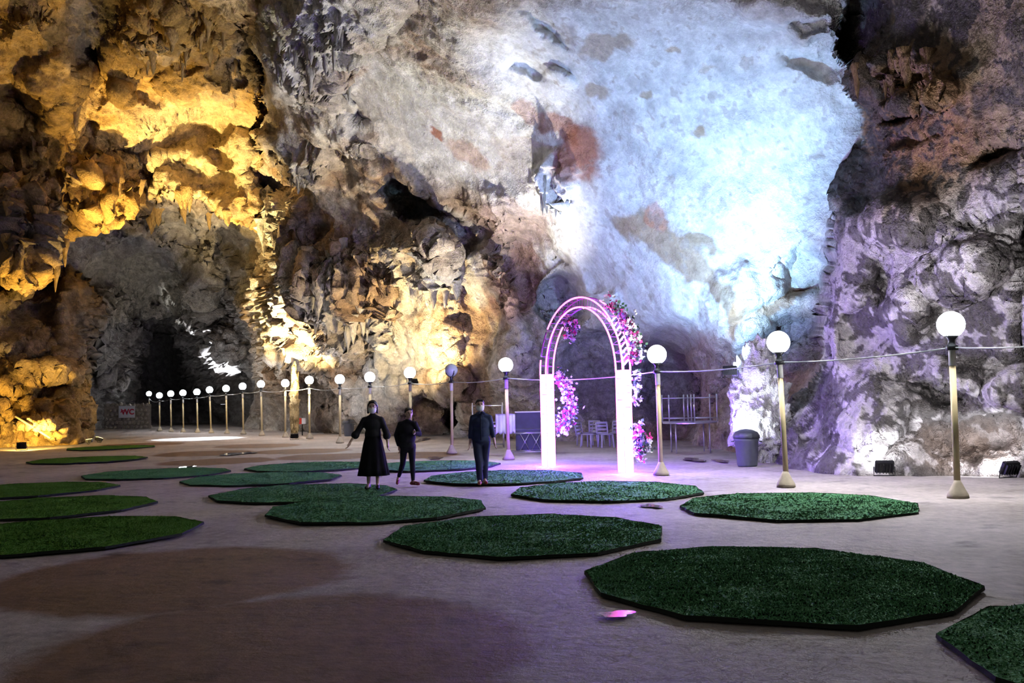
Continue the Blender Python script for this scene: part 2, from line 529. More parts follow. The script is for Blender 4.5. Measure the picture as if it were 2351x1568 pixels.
# the hanging rock on the left
hang = [(-400, -400), (640, -400), (640, -30), (612, 40), (592, 110), (596, 200), (610, 250), (585, 300), (612, 380), (596, 430), (606, 470), (612, 525), (590, 528), (560, 508), (525, 505), (500, 512),
        (470, 484), (430, 470), (395, 452), (360, 470), (330, 456), (318, 500), (270, 486), (240, 500), (160, 530), (118, 560), (112, 610), (96, 640), (70, 668), (30, 676), (-400, 690)]
SH = put_layer(hang, [(-300, 650, 40), (0, 640, 40.5), (100, 600, 41), (100, 450, 42.5), (300, 470, 44.5), (450, 460, 45.5), (600, 510, 45), (-300, 250, 36), (0, 250, 37.5), (300, 250, 41), (480, 330, 45.5),
                      (600, 250, 39), (0, 0, 31), (300, 0, 33), (600, 0, 31.5), (-300, -300, 23), (300, -300, 24), (640, -300, 24)], 2.6, 30, 1)
for cx, cy, rx, ry, an, dd, so in [
    (420, 300, 190, 42, -14, 2.4, .5), (450, 400, 120, 50, 10, 0.6, .6), (480, 230, 130, 40, 10, -1.8, .5), (290, 400, 62, 62, -20, 2.6, .5), (265, 380, 60, 20, -20, -1.2, .5), (330, 420, 30, 50, 0, 2.2, .5),
    (60, 560, 60, 130, 0, -2.6, .4), (55, 520, 40, 60, 0, 0.6, .6), (130, 480, 50, 40, 0, 1.2, .6), (230, 450, 60, 60, 0, -0.6, .6), (230, 60, 60, 90, 20, 2.0, .5), (215, 170, 40, 70, 0, 1.6, .5),
    (560, 100, 40, 70, 20, 2.2, .5), (545, 200, 30, 60, -20, 1.6, .5), (370, 60, 50, 60, 0, -1.4, .5), (420, 140, 90, 40, 10, -1.5, .5), (440, 190, 60, 30, 0, -1.0, .5), (330, 200, 90, 26, 30, 1.5, .5),
    (130, 200, 70, 90, 0, -1.6, .5), (60, 240, 60, 30, 30, 1.4, .5), (130, 320, 60, 70, 0, -1.0, .5), (40, 330, 50, 30, -20, 1.2, .5), (190, 300, 26, 60, 0, 1.5, .5), (400, 380, 50, 16, 10, 1.0, .5), (500, 350, 40, 14, 20, 1.2, .5),
    (60, 80, 60, 40, 0, -1.2, .5), (280, 220, 24, 30, 0, -1.2, .5), (590, 380, 24, 50, 10, 1.5, .5)]:
    D = D + np.where(LAY == 1, dd * blob(cx, cy, rx, ry, an, so), 0)

# the rocks low on the left
low = [(-400, 640), (30, 660), (70, 664), (110, 632), (150, 622), (195, 640), (216, 690), (212, 760), (200, 820), (186, 860), (192, 960), (196, 1130), (-400, 1130)]
put_layer(low, [(-300, 1030, 38), (0, 1025, 39.5), (150, 1020, 41), (190, 1010, 42.5), (0, 850, 41), (150, 850, 43.5), (200, 800, 46), (0, 680, 43), (200, 660, 48), (-300, 660, 40)], 3.0, 34, 1)
for cx, cy, rx, ry, an, dd, so in [
    (130, 890, 44, 22, 0, 1.6, .4), (62, 905, 30, 16, 0, 1.4, .4), (95, 910, 26, 16, 0, 1.4, .4), (125, 920, 16, 20, 0, 1.2, .4), (70, 870, 60, 18, -18, -1.4, .5), (110, 965, 60, 34, -5, -1.8, .5),
    (140, 860, 30, 22, 0, -1.2, .5), (165, 900, 22, 50, 0, -1.4, .5), (60, 940, 50, 20, 10, 1.5, .5), (165, 975, 20, 20, 0, 1.0, .5), (120, 995, 50, 20, 15, -1.8, .5), (20, 990, 60, 60, 20, -0.9, .5),
    (165, 740, 40, 120, 0, -1.4, .5), (60, 740, 70, 50, 0, 1.0, .5), (40, 830, 60, 30, 0, 0.8, .5)]:
    D = D + np.where((LAY == 1) & (PY > 620), dd * blob(cx, cy, rx, ry, an, so), 0)

# the right-hand wall
right = [(1975, -400), (1962, -40), (1946, 40), (1926, 112), (1948, 150), (1952, 190), (1976, 250), (1990, 330), (1968, 390), (1938, 440), (1920, 500), (1908, 570), (1892, 640), (1878, 700), (1872, 760), (1884, 830),
         (1860, 900), (1822, 940), (1800, 985), (1786, 1030), (1770, 1130), (2800, 1130), (2800, -400)]
SR = put_layer(right, [(1790, 1070, 20.4), (1880, 1088, 18.9), (2100, 1092, 17.7), (2351, 1098, 16.9), (2650, 1110, 15.6), (1820, 950, 21.0), (1890, 800, 20.2), (2100, 800, 18.4), (2351, 800, 16.8), (2650, 800, 15), (1920, 500, 19.8),
                       (2100, 500, 18.0), (2351, 500, 16), (2650, 500, 14.4), (1990, 280, 19.6), (2100, 250, 18), (2351, 250, 15.6), (1960, 0, 19), (2100, 0, 17.2), (2351, 0, 15), (2650, 0, 13), (1960, -300, 17), (2650, -300, 12)],
               2.6, 42, 2, 0.6)
for cx, cy, rx, ry, an, dd, so in [
    (2092, 190, 16, 36, 0, 1.6, .4), (2148, 182, 26, 28, 0, 1.6, .4), (2035, 160, 10, 20, 0, 0.9, .4), (2060, 200, 8, 26, 0, 0.9, .4), (2115, 235, 70, 16, -14, -0.7, .5), (2100, 265, 70, 10, -14, 0.8, .5),
    (1965, 60, 60, 70, 20, 2.0, .5), (1965, 410, 46, 70, 20, 2.2, .5), (2060, 330, 80, 12, -10, 0.6, .5), (2300, 360, 70, 24, -20, 0.9, .5), (2230, 530, 70, 16, -25, 0.9, .5), (2030, 640, 40, 50, 20, 0.6, .5),
    (2080, 720, 30, 60, 10, -0.6, .5), (2060, 510, 90, 50, 0, -0.6, .5), (2210, 620, 90, 40, -25, -0.6, .5), (1980, 760, 60, 60, 20, 0.4, .5), (2160, 900, 60, 26, 10, 0.9, .5), (2250, 1000, 120, 50, 0, 0.7, .6),
    (2000, 950, 60, 80, 20, -0.5, .5), (2180, 880, 60, 40, 0, -0.6, .5), (2351, 620, 20, 180, 0, 1.0, .5), (2330, 900, 60, 50, 0, -0.8, .5), (1850, 950, 30, 60, 0, 0.7, .5)]:
    D = D + np.where(LAY == 2, dd * blob(cx, cy, rx, ry, an, so), 0)

# surface style masks
smooth_m = np.clip(blob(1620, 330, 400, 330, 20, .35) + blob(1350, 120, 260, 110, 0, .4) + 0.9 * blob(1010, 300, 270, 95, 28, .4) + blob(1480, 640, 230, 160, 25, .4) + blob(660, 150, 60, 100, 0, .4) * 0.8, 0, 1)
smooth_m *= (LAY == 0)
drape_m = np.clip(blob(730, 110, 100, 110, 0, .4) + blob(770, 700, 100, 140, 10, .4) + blob(860, 700, 60, 140, 0, .5) + blob(660, 500, 60, 50, 0, .5) + blob(970, 600, 90, 60, 20, .5) + blob(700, 380, 60, 40, 0, .5)
                  + blob(1270, 420, 40, 60, 0, .5) + blob(2080, 180, 130, 60, 0, .5) + blob(230, 440, 100, 60, 0, .5) + blob(60, 540, 70, 110, 0, .5) + blob(480, 780, 70, 120, 0, .5) + blob(250, 800, 60, 130, 0, .5)
                  + blob(660, 700, 70, 170, 0, .5) + 0.8 * blob(400, 60, 180, 60, 0, .5) + 0.6 * blob(60, 420, 120, 80, 0, .5), 0, 1)
lowrock = (LAY == 1) * blob(100, 920, 110, 90, 0, .4)
P0 = np.stack([D0[:, 0] * D, D, EYE + D0[:, 2] * D], -1)
scale_amp = np.clip(D / 30.0, 0.55, 2.0)
warp = 0.9 * np.stack([fbm(P0 / 2.2 + 11, 2), fbm(P0 / 2.2 + 23, 2), fbm(P0 / 2.2 + 37, 2)], -1)
rug = fbm((P0 + 0.3 * warp) / 4.6, 6, 0.5)
fine = fbm(P0 / 1.1 + 40, 3, 0.6, ridged=True) - 0.4
bil = np.abs(fbm(P0 / 2.4 + 9.0, 3, 0.5))
dr = fbm(P0 * np.array([1 / 0.8, 1 / 0.8, 1 / 7.5]) + 5, 4, 0.55, ridged=True)
big = fbm(P0 / 9.0 + 70, 3, 0.5)
disp = scale_amp * (1 - smooth_m * 0.93) * (1.0 * rug * (1 - 0.75 * drape_m) + (0.04 + 0.28 * lowrock) * fine - 0.12 * bil + 0.10 * dr) + 0.8 * dr * drape_m * np.clip(D / 35, .6, 1.6) + 0.5 * big * (1 - smooth_m * 0.6) + smooth_m * 0.10 * fbm(P0 / 1.6 + 3, 4, 0.5)
PG = P0.reshape(NY, NX, 3)
tu = np.gradient(PG, axis=1); tv = np.gradient(PG, axis=0)
NRM = np.cross(tv, tu).reshape(-1, 3)
NRM /= np.linalg.norm(NRM, axis=1)[:, None] + 1e-9
view = -D0 / np.linalg.norm(D0, axis=1)[:, None]
flip = (NRM * view).sum(1) < 0
NRM[flip] *= -1
NRM = 0.55 * NRM + 0.45 * view
PW = P0 + NRM * disp[:, None]

# rock colour (pale flowstone, ochre and red stains, black manganese crust, some painted light and shade)
tan = np.array([0.50, 0.42, 0.33]); pale = np.array([0.70, 0.68, 0.64]); ochre = np.array([0.40, 0.25, 0.075]); gold = np.array([0.62, 0.45, 0.22])
white = np.array([0.76, 0.77, 0.77]); dark = np.array([0.085, 0.075, 0.07]); red = np.array([0.34, 0.13, 0.075]); brown = np.array([0.28, 0.165, 0.085]); grey = np.array([0.36, 0.34, 0.33]); buff = np.array([0.40, 0.30, 0.20])


def mix(c, t, col):
    return c * (1 - t[:, None]) + t[:, None] * col


n1 = fbm(P0 / 4.0 + 21, 5, 0.6)
n2 = fbm(P0 / 1.5 + 55, 5, 0.65)
n3 = fbm(P0 / 0.7 + 8, 3, 0.6)
n4 = fbm(P0 / np.where(LAY == 2, 0.24, 0.42)[:, None] + 3, 3, 0.65)
WX = WX + 9 * n2 + 7 * n3; WY = WY + 9 * n3 - 8 * n2
C = np.tile(tan, (N, 1))
C = mix(C, sstep(-0.2, 0.6, n1), pale)
C = mix(C, 0.7 * sstep(0.1, 0.6, -n1 + 0.3 * n2), brown)
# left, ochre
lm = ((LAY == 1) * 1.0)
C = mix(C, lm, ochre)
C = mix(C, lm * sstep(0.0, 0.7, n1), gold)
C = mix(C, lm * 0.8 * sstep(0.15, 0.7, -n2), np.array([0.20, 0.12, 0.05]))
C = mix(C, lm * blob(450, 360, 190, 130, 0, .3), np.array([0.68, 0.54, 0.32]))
C = mix(C, lm * np.clip(blob(220, 70, 60, 90, 15, .4) + blob(560, 120, 50, 90, 0, .4) + blob(60, 530, 60, 80, 0, .3) + blob(110, 760, 160, 100, 0, .4), 0, 1) * 0.8, grey * 0.45)  # darker grey patches over hollows, pillar front and low rocks
# far cavern, grey
fm = (LAY == 0) * (1 - sstep(560, 640, PX)) * sstep(440, 520, PY)
C = mix(C, fm * 0.8, grey * 0.8)
C = mix(C, fm * sstep(0.1, 0.6, n2) * 0.6, pale * 0.8)
C = mix(C, fm * blob(300, 660, 190, 60, 5, .4) * 0.8, np.array([0.50, 0.45, 0.34]))  # yellow-grey of the lit cavern ceiling painted into the rock
C = mix(C, fm * blob(400, 860, 100, 110, 0, .4) * 0.85, grey * 0.3)  # unlit lower cavern painted as darker rock
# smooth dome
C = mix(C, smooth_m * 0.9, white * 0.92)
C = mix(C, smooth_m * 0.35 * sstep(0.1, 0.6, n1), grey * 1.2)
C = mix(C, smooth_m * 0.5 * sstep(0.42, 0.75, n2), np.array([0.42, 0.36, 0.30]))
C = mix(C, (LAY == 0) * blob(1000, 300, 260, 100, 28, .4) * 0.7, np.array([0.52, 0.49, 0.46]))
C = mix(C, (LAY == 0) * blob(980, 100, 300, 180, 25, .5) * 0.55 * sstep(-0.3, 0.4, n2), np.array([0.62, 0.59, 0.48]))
for cx, cy, rx, ry, an, col, st in [
    (1330, 350, 62, 62, 50, red, .9), (1285, 300, 50, 20, 40, red, .7), (1215, 265, 40, 14, 35, red, .5), (1520, 545, 100, 44, 25, buff, .95), (1440, 510, 50, 24, 25, buff, .9), (1510, 500, 22, 24, 0, red * 1.5, .5),
    (1610, 550, 50, 20, 20, buff * 0.9, .95), (1600, 620, 44, 30, 10, buff, .95), (1660, 680, 22, 50, -30, buff * .9, .95), (1692, 720, 18, 60, 10, brown * 1.5, .9), (1800, 690, 80, 13, -25, brown * 1.3, .8),
    (1395, 105, 60, 22, -12, buff, .7), (1610, 300, 22, 14, 0, buff, .9), (1540, 120, 16, 10, 0, buff, .8), (1480, 225, 14, 12, 0, buff, .8), (1370, 210, 30, 16, -20, buff, .7), (1620, 160, 20, 9, 0, buff, .5),
    (1005, 300, 16, 9, 30, red, .9), (1075, 350, 60, 24, 40, np.array([.45, .28, .2]), .6), (1180, 660, 60, 90, 10, np.array([.36, .2, .15]), .85), (800, 165, 40, 30, 0, np.array([.42, .3, .2]), .6), (830, 320, 50, 22, 0, np.array([.45, .32, .22]), .5),
    (760, 560, 90, 50, 20, np.array([.38, .25, .16]), .7), (1170, 520, 90, 60, 20, np.array([.34, .24, .22]), .7), (1540, 860, 160, 110, 0, np.array([.32, .24, .26]), .8), (1380, 880, 120, 120, 0, np.array([.36, .32, .36]), .7),
    (1640, 860, 60, 120, 0, np.array([.36, .24, .22]), .8), (985, 960, 60, 45, 0, np.array([.30, .21, .16]), .8), (1042, 960, 18, 44, 0, np.array([.03, .03, .03]), .9), (640, 60, 40, 60, 0, np.array([.42, .36, .14]), .6),  # includes a near-black patch over the doorway recess
    (700, 930, 120, 60, 0, np.array([.2, .17, .15]), .7), (1800, 790, 95, 60, -25, np.array([.30, .27, .28]), .8)]:  # last entry: shade under the dome ledge painted as darker rock
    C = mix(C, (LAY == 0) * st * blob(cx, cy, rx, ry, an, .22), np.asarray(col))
# right wall, white calcite on black crust, brown above
rm = (LAY == 2) * 1.0
C = mix(C, rm, np.array([0.60, 0.55, 0.54]))
up = sstep(520, 330, PY + 120 * n1)
C = mix(C, rm * up * 0.9, np.array([0.34, 0.25, 0.16]))
C = mix(C, rm * up * sstep(0.0, 0.5, n2) * 0.7, np.array([0.45, 0.40, 0.33]))
C = mix(C, rm * blob(2090, 300, 170, 190, 10, .5) * 0.8, np.array([0.38, 0.20, 0.09]))
C = mix(C, rm * sstep(-0.04, 0.20, 0.5 * n2 + 0.6 * n3 + 0.65 * n4) * 0.92, dark)
C = mix(C, rm * sstep(0.12, 0.4, fbm(P0 / 2.6 + 33, 5, 0.65)) * 0.8, dark * 1.2)
C = mix(C, rm * blob(1965, 410, 50, 76, 20, .2) * 0.9, dark * 0.7)  # shadow on the side face, painted into the colour
C = mix(C, rm * blob(1965, 50, 66, 76, 20, .2) * 0.8, dark)  # shade of the top hollow, painted dark
C = mix(C, rm * blob(2110, 190, 70, 40, 0, .3) * 0.7, np.array([0.36, 0.21, 0.09]))
C = mix(C, rm * blob(2230, 1030, 140, 60, 0, .4) * 0.6, np.array([0.22, 0.15, 0.11]))
C = C * (1 + 0.14 * n3[:, None] + 0.16 * n4[:, None])
C = mix(C, smooth_m * 0.55 * sstep(0.38, 0.6, n4 + 0.3 * n2), np.array([0.34, 0.29, 0.25]))
C = np.clip(C, 0.01, 0.9)
ALPHA = np.clip(1 - smooth_m * 0.78, 0, 1)

idx = np.arange(N).reshape(NY, NX)
F = np.stack([idx[:-1, :-1], idx[1:, :-1], idx[1:, 1:], idx[:-1, 1:]], -1).reshape(-1, 4)
# a face belongs to the layer of its nearest corner; faces well below the floor are left out
fd = D[F]
fl = LAY[F][np.arange(len(F)), fd.argmin(1)]
keep = PW[F][:, :, 2].max(1) > -0.6
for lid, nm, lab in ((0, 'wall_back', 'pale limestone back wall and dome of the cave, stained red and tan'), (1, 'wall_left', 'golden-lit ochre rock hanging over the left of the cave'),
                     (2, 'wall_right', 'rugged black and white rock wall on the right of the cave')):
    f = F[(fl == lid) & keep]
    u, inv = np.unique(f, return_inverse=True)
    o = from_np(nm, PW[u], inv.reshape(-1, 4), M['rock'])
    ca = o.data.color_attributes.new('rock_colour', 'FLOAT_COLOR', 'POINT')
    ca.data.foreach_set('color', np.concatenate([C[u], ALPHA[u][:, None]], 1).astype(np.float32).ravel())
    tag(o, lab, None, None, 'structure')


def on_wall(px, py):
    """the point of the cave shell seen near a pixel"""
    j = int(round((px - gx[0]) / ST)); i = int(round((py - gy[0]) / ST))
    return Vector(PW[i * NX + j])


# ------------------------------------------------------------------ floor
brown_discs = []


def disc(px, py, r=1.72):
    g = G(px, py)
    brown_discs.append((g.x, g.y, r))


for a in ((400, 1318), (640, 1490, 1.75), (590, 1023), (690, 1035), (760, 1047), (470, 1040), (500, 1058), (330, 1020), (930, 1044)):
    disc(*a)
m, nt, b = new_mat('cave_floor')
tc = nd(nt, 'ShaderNodeTexCoord')
nA = nd(nt, 'ShaderNodeTexNoise', i_Scale=0.45, i_Detail=7.0, i_Roughness=0.62)
nB = nd(nt, 'ShaderNodeTexNoise', i_Scale=7.0, i_Detail=6.0, i_Roughness=0.7)
nC = nd(nt, 'ShaderNodeTexNoise', i_Scale=1.7, i_Detail=5.0, i_Roughness=0.6)
for n in (nA, nB, nC):
    nt.links.new(tc.outputs['Object'], n.inputs['Vector'])
mxa = nd(nt, 'ShaderNodeMix', data_type='RGBA')
mxa.inputs[6].default_value = (0.34, 0.295, 0.26, 1); mxa.inputs[7].default_value = (0.56, 0.50, 0.46, 1)
ra = nd(nt, 'ShaderNodeMapRange', i_From_Min=0.35, i_From_Max=0.65)
nt.links.new(nA.outputs['Fac'], ra.inputs['Value']); nt.links.new(ra.outputs[0], mxa.inputs[0])
acc = None
for (dx, dy, r) in brown_discs:
    vm = nd(nt, 'ShaderNodeVectorMath', operation='DISTANCE')
    nt.links.new(tc.outputs['Object'], vm.inputs[0]); vm.inputs[1].default_value = (dx, dy, 0)
    ns = nd(nt, 'ShaderNodeMath', operation='MULTIPLY_ADD')
    nt.links.new(nC.outputs['Fac'], ns.inputs[0]); ns.inputs[1].default_value = 0.55
    nt.links.new(vm.outputs['Value'], ns.inputs[2])
    mr = nd(nt, 'ShaderNodeMapRange', i_From_Min=r + 0.38, i_From_Max=r + 0.12)
    nt.links.new(ns.outputs[0], mr.inputs['Value'])
    if acc is None:
        acc = mr.outputs[0]
    else:
        mxm = nd(nt, 'ShaderNodeMath', operation='MAXIMUM')
        nt.links.new(acc, mxm.inputs[0]); nt.links.new(mr.outputs[0], mxm.inputs[1]); acc = mxm.outputs[0]
mxb = nd(nt, 'ShaderNodeMix', data_type='RGBA')
nt.links.new(acc, mxb.inputs[0]); nt.links.new(mxa.outputs[2], mxb.inputs[6])
mxc = nd(nt, 'ShaderNodeMix', data_type='RGBA')
mxc.inputs[6].default_value = (0.15, 0.082, 0.036, 1); mxc.inputs[7].default_value = (0.26, 0.15, 0.075, 1)
nt.links.new(nC.outputs['Fac'], mxc.inputs[0]); nt.links.new(mxc.outputs[2], mxb.inputs[7])
rb = nd(nt, 'ShaderNodeMapRange', i_From_Min=0.3, i_From_Max=0.7, i_To_Min=0.72, i_To_Max=1.15)
nt.links.new(nB.outputs['Fac'], rb.inputs['Value'])
rc = nd(nt, 'ShaderNodeMapRange', i_From_Min=0.30, i_From_Max=0.42, i_To_Min=0.55, i_To_Max=1.0)
nt.links.new(nC.outputs['Fac'], rc.inputs['Value'])
mu = nd(nt, 'ShaderNodeMath', operation='MULTIPLY')
nt.links.new(rb.outputs[0], mu.inputs[0]); nt.links.new(rc.outputs[0], mu.inputs[1])
sc = nd(nt, 'ShaderNodeVectorMath', operation='SCALE')
nt.links.new(mxb.outputs[2], sc.inputs[0]); nt.links.new(mu.outputs[0], sc.inputs['Scale'])
nt.links.new(sc.outputs[0], b.inputs['Base Color'])
b.inputs['Roughness'].default_value = 0.72
b.inputs['Specular IOR Level'].default_value = 0.3
bp = nd(nt, 'ShaderNodeBump', i_Strength=0.5, i_Distance=0.03)
nt.links.new(nB.outputs['Fac'], bp.inputs['Height']); nt.links.new(bp.outputs[0], b.inputs['Normal'])
M['floor'] = m
ys = np.concatenate([np.linspace(-6, 4, 12), 4 * (95 / 4.0) ** np.linspace(0, 1, 260)[1:]])
xs = np.linspace(-1, 1, 261)
FX = np.concatenate([[ (x * (9 + 0.85 * y if y > 0 else 9)) for x in xs] for y in ys]); FY = np.repeat(ys, len(xs))
pf = np.stack([FX, FY, 0 * FX], -1)
FZ = 0.012 * fbm(pf / 1.3, 3) + 0.02 * fbm(pf / 5.0, 2) - 0.012
ii = np.arange(len(FX)).reshape(len(ys), len(xs))
FF = np.stack([ii[:-1, :-1], ii[:-1, 1:], ii[1:, 1:], ii[1:, :-1]], -1).reshape(-1, 4)
floor = tag(from_np('floor', np.stack([FX, FY, FZ], -1), FF, M['floor']), 'dusty grey cave floor with brown round patches', None, None, 'structure')

# ------------------------------------------------------------------ lamp posts
# globe pixel, foot pixel, state
posts = [((2183, 745), (2199, 1143), 1), ((1787, 786), (1806, 1117), 1), ((1508, 814), (1518, 1090), 1), ((1161, 838), (1168, 1055), 1), ((1036, 850), (1038, 1041), 0), ((941, 856), (944, 1029), 1),
         ((849, 866), (851, 1022), 1), ((780, 871), (781, 1017), 1), ((710, 873), (711, 1007), 1), ((655, 880), (655, 1004), 1), ((599, 882), (602, 1000), 1), ((557, 887), (559, 997), 1), ((519, 892), (521, 995.5), 1),
         ((481, 895), (485, 994), 1), ((452, 900), (454, 993), 1), ((420, 902), (421, 992), 1), ((392, 904), (393, 991), 1), ((366, 908), (367, 989), 1), ((342, 904), (345, 982), 1)]
plab = ['tall lamp post with bright globe nearest the black and white rock wall', 'lamp post with bright globe beside the grey wheeled bin', 'lamp post with bright globe just right of the neon arch',
        'lamp post with bright globe between the man in navy and the neon arch', 'lamp post with an unlit clear globe on a black holder', 'lamp post with bright globe behind the person in black leggings',
        'lamp post with bright globe behind the woman in the long black dress', 'lamp post with bright globe beside the small far bin', 'lamp post with bright globe just right of the lit golden column',
        'tenth lamp post from the farthest, below the lit golden column', 'ninth lamp post from the farthest one in the row', 'eighth lamp post from the farthest one in the row',
        'seventh lamp post from the farthest, in front of the white-lit rock', 'sixth lamp post from the farthest one in the row', 'fifth lamp post from the farthest one in the row',
        'fourth lamp post from the farthest one in the row', 'third lamp post from the farthest, near the stone wall', 'lamp post next to the farthest one, at the bend of the cable',
        'farthest lamp post, beside the stone wall with the white sign']
tops = []
for (gpx, fpx, lit), lab in zip(posts, plab):
    base = G(*fpx)
    top = P(gpx[0], gpx[1], base.y)
    r = 0.205
    e = empty('lamp_post', base)
    tag(e, lab, 'lamp post', 'globe lamp posts along the cable')
    t = top - base
    seg = 14 if base.y < 35 else 8
    ax = t.normalized()
    bm = bmesh.new(); b_lathe(bm, [(0.17, 0), (0.165, 0.05), (0.12, 0.13), (0.075, 0.22), (0.05, 0.27)], seg)
    for v in bm.verts:
        v.co.x += 0.012 * math.sin(9 * v.co.y + base.x); v.co.y += 0.012 * math.sin(8 * v.co.x)
    from_bm('foot', bm, M['concrete'], e)
    L = t.length
    bm = bmesh.new(); b_tube(bm, [ax * 0.2, ax * (L - 0.62)], 0.048, seg); from_bm('pole', bm, M['post'], e)
    bm = bmesh.new(); b_tube(bm, [ax * (L - 0.64), ax * (L - 0.36)], 0.054, seg); from_bm('collar', bm, M['collar'], e)
    bm = bmesh.new(); b_tube(bm, [ax * (L - 0.40), ax * (L - 0.33), ax * (L - 0.32), ax * (L - 0.24), ax * (L - 0.17)], [0.09, 0.09, 0.055, 0.05, 0.11 if lit else 0.07], seg); from_bm('cap', bm, M['cap'], e)
    if not lit:
        bm = bmesh.new()
        for k in range(4):
            a = k * math.pi / 2 + 0.5
            d = Vector((math.cos(a), math.sin(a), 0))
            b_tube(bm, [ax * (L - 0.2), ax * (L - 0.16) + d * 0.1, ax * (L - 0.1) + d * 0.17, ax * (L - 0.02) + d * 0.2], [0.03, 0.03, 0.025, 0.012], 6)
        from_bm('holder_arm', bm, M['cap'], e)
    bm = bmesh.new(); b_ell(bm, t, (r, r, r), u=18 if base.y < 35 else 12, v=12 if base.y < 35 else 8)
    from_bm('globe', bm, M['globe'] if lit else M['globe_off'], e)
    if lit:
        l = bpy.data.lights.new('globe_light', 'POINT')
        l.energy = GLOBE_W * (1.5 if base.y < 17 else 1.0 if base.y < 30 else 0.45 if base.y < 44 else 0.22); l.color = GLOBE_COL; l.shadow_soft_size = r + 0.01
        lo = bpy.data.objects.new('globe_light', l); COL.objects.link(lo); lo.location = base + t
    tops.append(base + ax * (L - 0.36))
bm = bmesh.new()
pl = [P(2500, 782, 11.5)] + tops
full = []
for a, c in zip(pl, pl[1:]):
    for k in range(8):
        s = k / 8
        p = a.lerp(c, s); p.z -= 0.10 * 4 * s * (1 - s) * (a - c).length / 6
        full.append(p)
full.append(pl[-1])
b_tube(bm, full, 0.012, 6)
tag(from_bm('overhead_cable', bm, M['wire']), 'thin white cable strung along the row of lamp posts', 'cable')


# ------------------------------------------------------------------ floodlights
def floodlight(pos, target, power, col, size, label, w=0.34, blend=0.7, lens=6.0, rad=0.15):
    pos = Vector(pos); target = Vector(target)
    dv = target - pos
    e = empty('floodlight', pos)
    tag(e, label, 'floodlight', 'floodlights of the cave')
    q = dv.to_track_quat('-Z', 'Y').to_matrix()
    bm = bmesh.new(); b_box(bm, q @ Vector((0, 0, 0.06)), (w, w * 0.75, 0.10), q, 0.015); from_bm('housing', bm, M['black'], e, False)
    bm = bmesh.new()
    for k in range(6):
        b_box(bm, q @ Vector((-w / 2 + w * (k + .5) / 6, 0, 0.13)), (0.012, w * 0.6, 0.05), q)
    from_bm('cooling_fins', bm, M['black'], e, False)
    bm = bmesh.new(); b_box(bm, q @ Vector((0, 0, 0.006)), (w * 0.86, w * 0.6, 0.012), q); from_bm('lens', bm, emit('flood_lens', col, lens), e, False)
    bm = bmesh.new()
    sx = q @ Vector((1, 0, 0))
    z0 = -0.0
    b_tube(bm, [sx * (w / 2 + .02) + (q @ Vector((0, 0, .06))), sx * (w / 2 + .02) + Vector((0, 0, -w * 0.62)), -sx * (w / 2 + .02) + Vector((0, 0, -w * 0.62)), -sx * (w / 2 + .02) + (q @ Vector((0, 0, .06)))], 0.012, 6)
    from_bm('bracket', bm, M['black'], e)
    add_spot('flood_beam', pos + dv.normalized() * 0.05, target, power, col, size, blend, rad)
    return e


WARM = (1.0, 0.66, 0.17); WARM2 = (1.0, 0.74, 0.36); COLD = (0.33, 0.64, 1.0); NEUT = (0.86, 0.90, 1.0)
floodlight(P(1676, 846, 22.0), P(1665, 500, 26), 4300, COLD, 124, 'white floodlight behind the top of the pale boulder, aimed at the dome', rad=0.1, blend=1.0)
floodlight(P(1700, 1012, 21.0), P(1748, 890, 22.2), 330, (0.8, 0.9, 1.0), 90, 'small added black floodlight hidden behind the grey bin, aimed at the pale boulder', w=0.2)  # added lamp, put in to brighten the boulder face
floodlight(G(1986, 1086) + Vector((0, -0.95, 0.24)), P(2000, 960, 18.6), 100, NEUT, 150, 'black floodlight on the floor below the rock wall, left of two')
floodlight(G(2232, 1084) + Vector((0, -1.3, 0.22)), P(2290, 1052, 17.0), 170, NEUT, 170, 'black floodlight on the floor below the rock wall, behind the tall lamp post')
floodlight(G(150, 1024) + Vector((0.3, -4.0, 0.25)), P(90, 860, 41), 4200, WARM, 110, 'warm floodlight on the floor before the golden rocks')
floodlight(G(228, 1020) + Vector((0, 0, 0.3)), P(480, 350, 44), 27000, (1.0, 0.70, 0.27), 54, 'warm floodlight standing on the floor below the hanging rock, aimed at its middle', blend=0.6)
floodlight(G(204, 1024) + Vector((0, 0, 0.3)), P(110, 260, 38), 7000, WARM, 84, 'warm floodlight beside the golden rocks, aimed high at the upper left', blend=0.6)
floodlight(P(950, 872, 36.8), P(980, 680, 39.5), 2800, WARM2, 150, 'warm floodlight on the ledge behind the row of lamp posts')
floodlight(G(676, 1011) + Vector((0, 0, 0.25)), P(668, 700, 46), 26000, WARM2, 52, 'warm floodlight on the floor among the far lamp posts, aimed at the golden column', blend=0.8)
floodlight(P(512, 930, 61.0), P(515, 690, 66), 16000, NEUT, 52, 'white floodlight at the foot of the white-lit rock in the far cavern')
floodlight(P(1224, 1000, 29.6), P(860, 130, 31), 6500, (1.0, 0.96, 0.84), 88, 'added white floodlight among the folded tables, aimed at the ceiling')  # added lamp, lifts the dim upper centre of the rock
add_spot('added_floor_spot', P(450, 640, 50), G(455, 1006), 25000, (0.8, 0.88, 1.0), 26, 0.5, 0.2)  # added spot without a fixture, makes the bright patch on the far floor


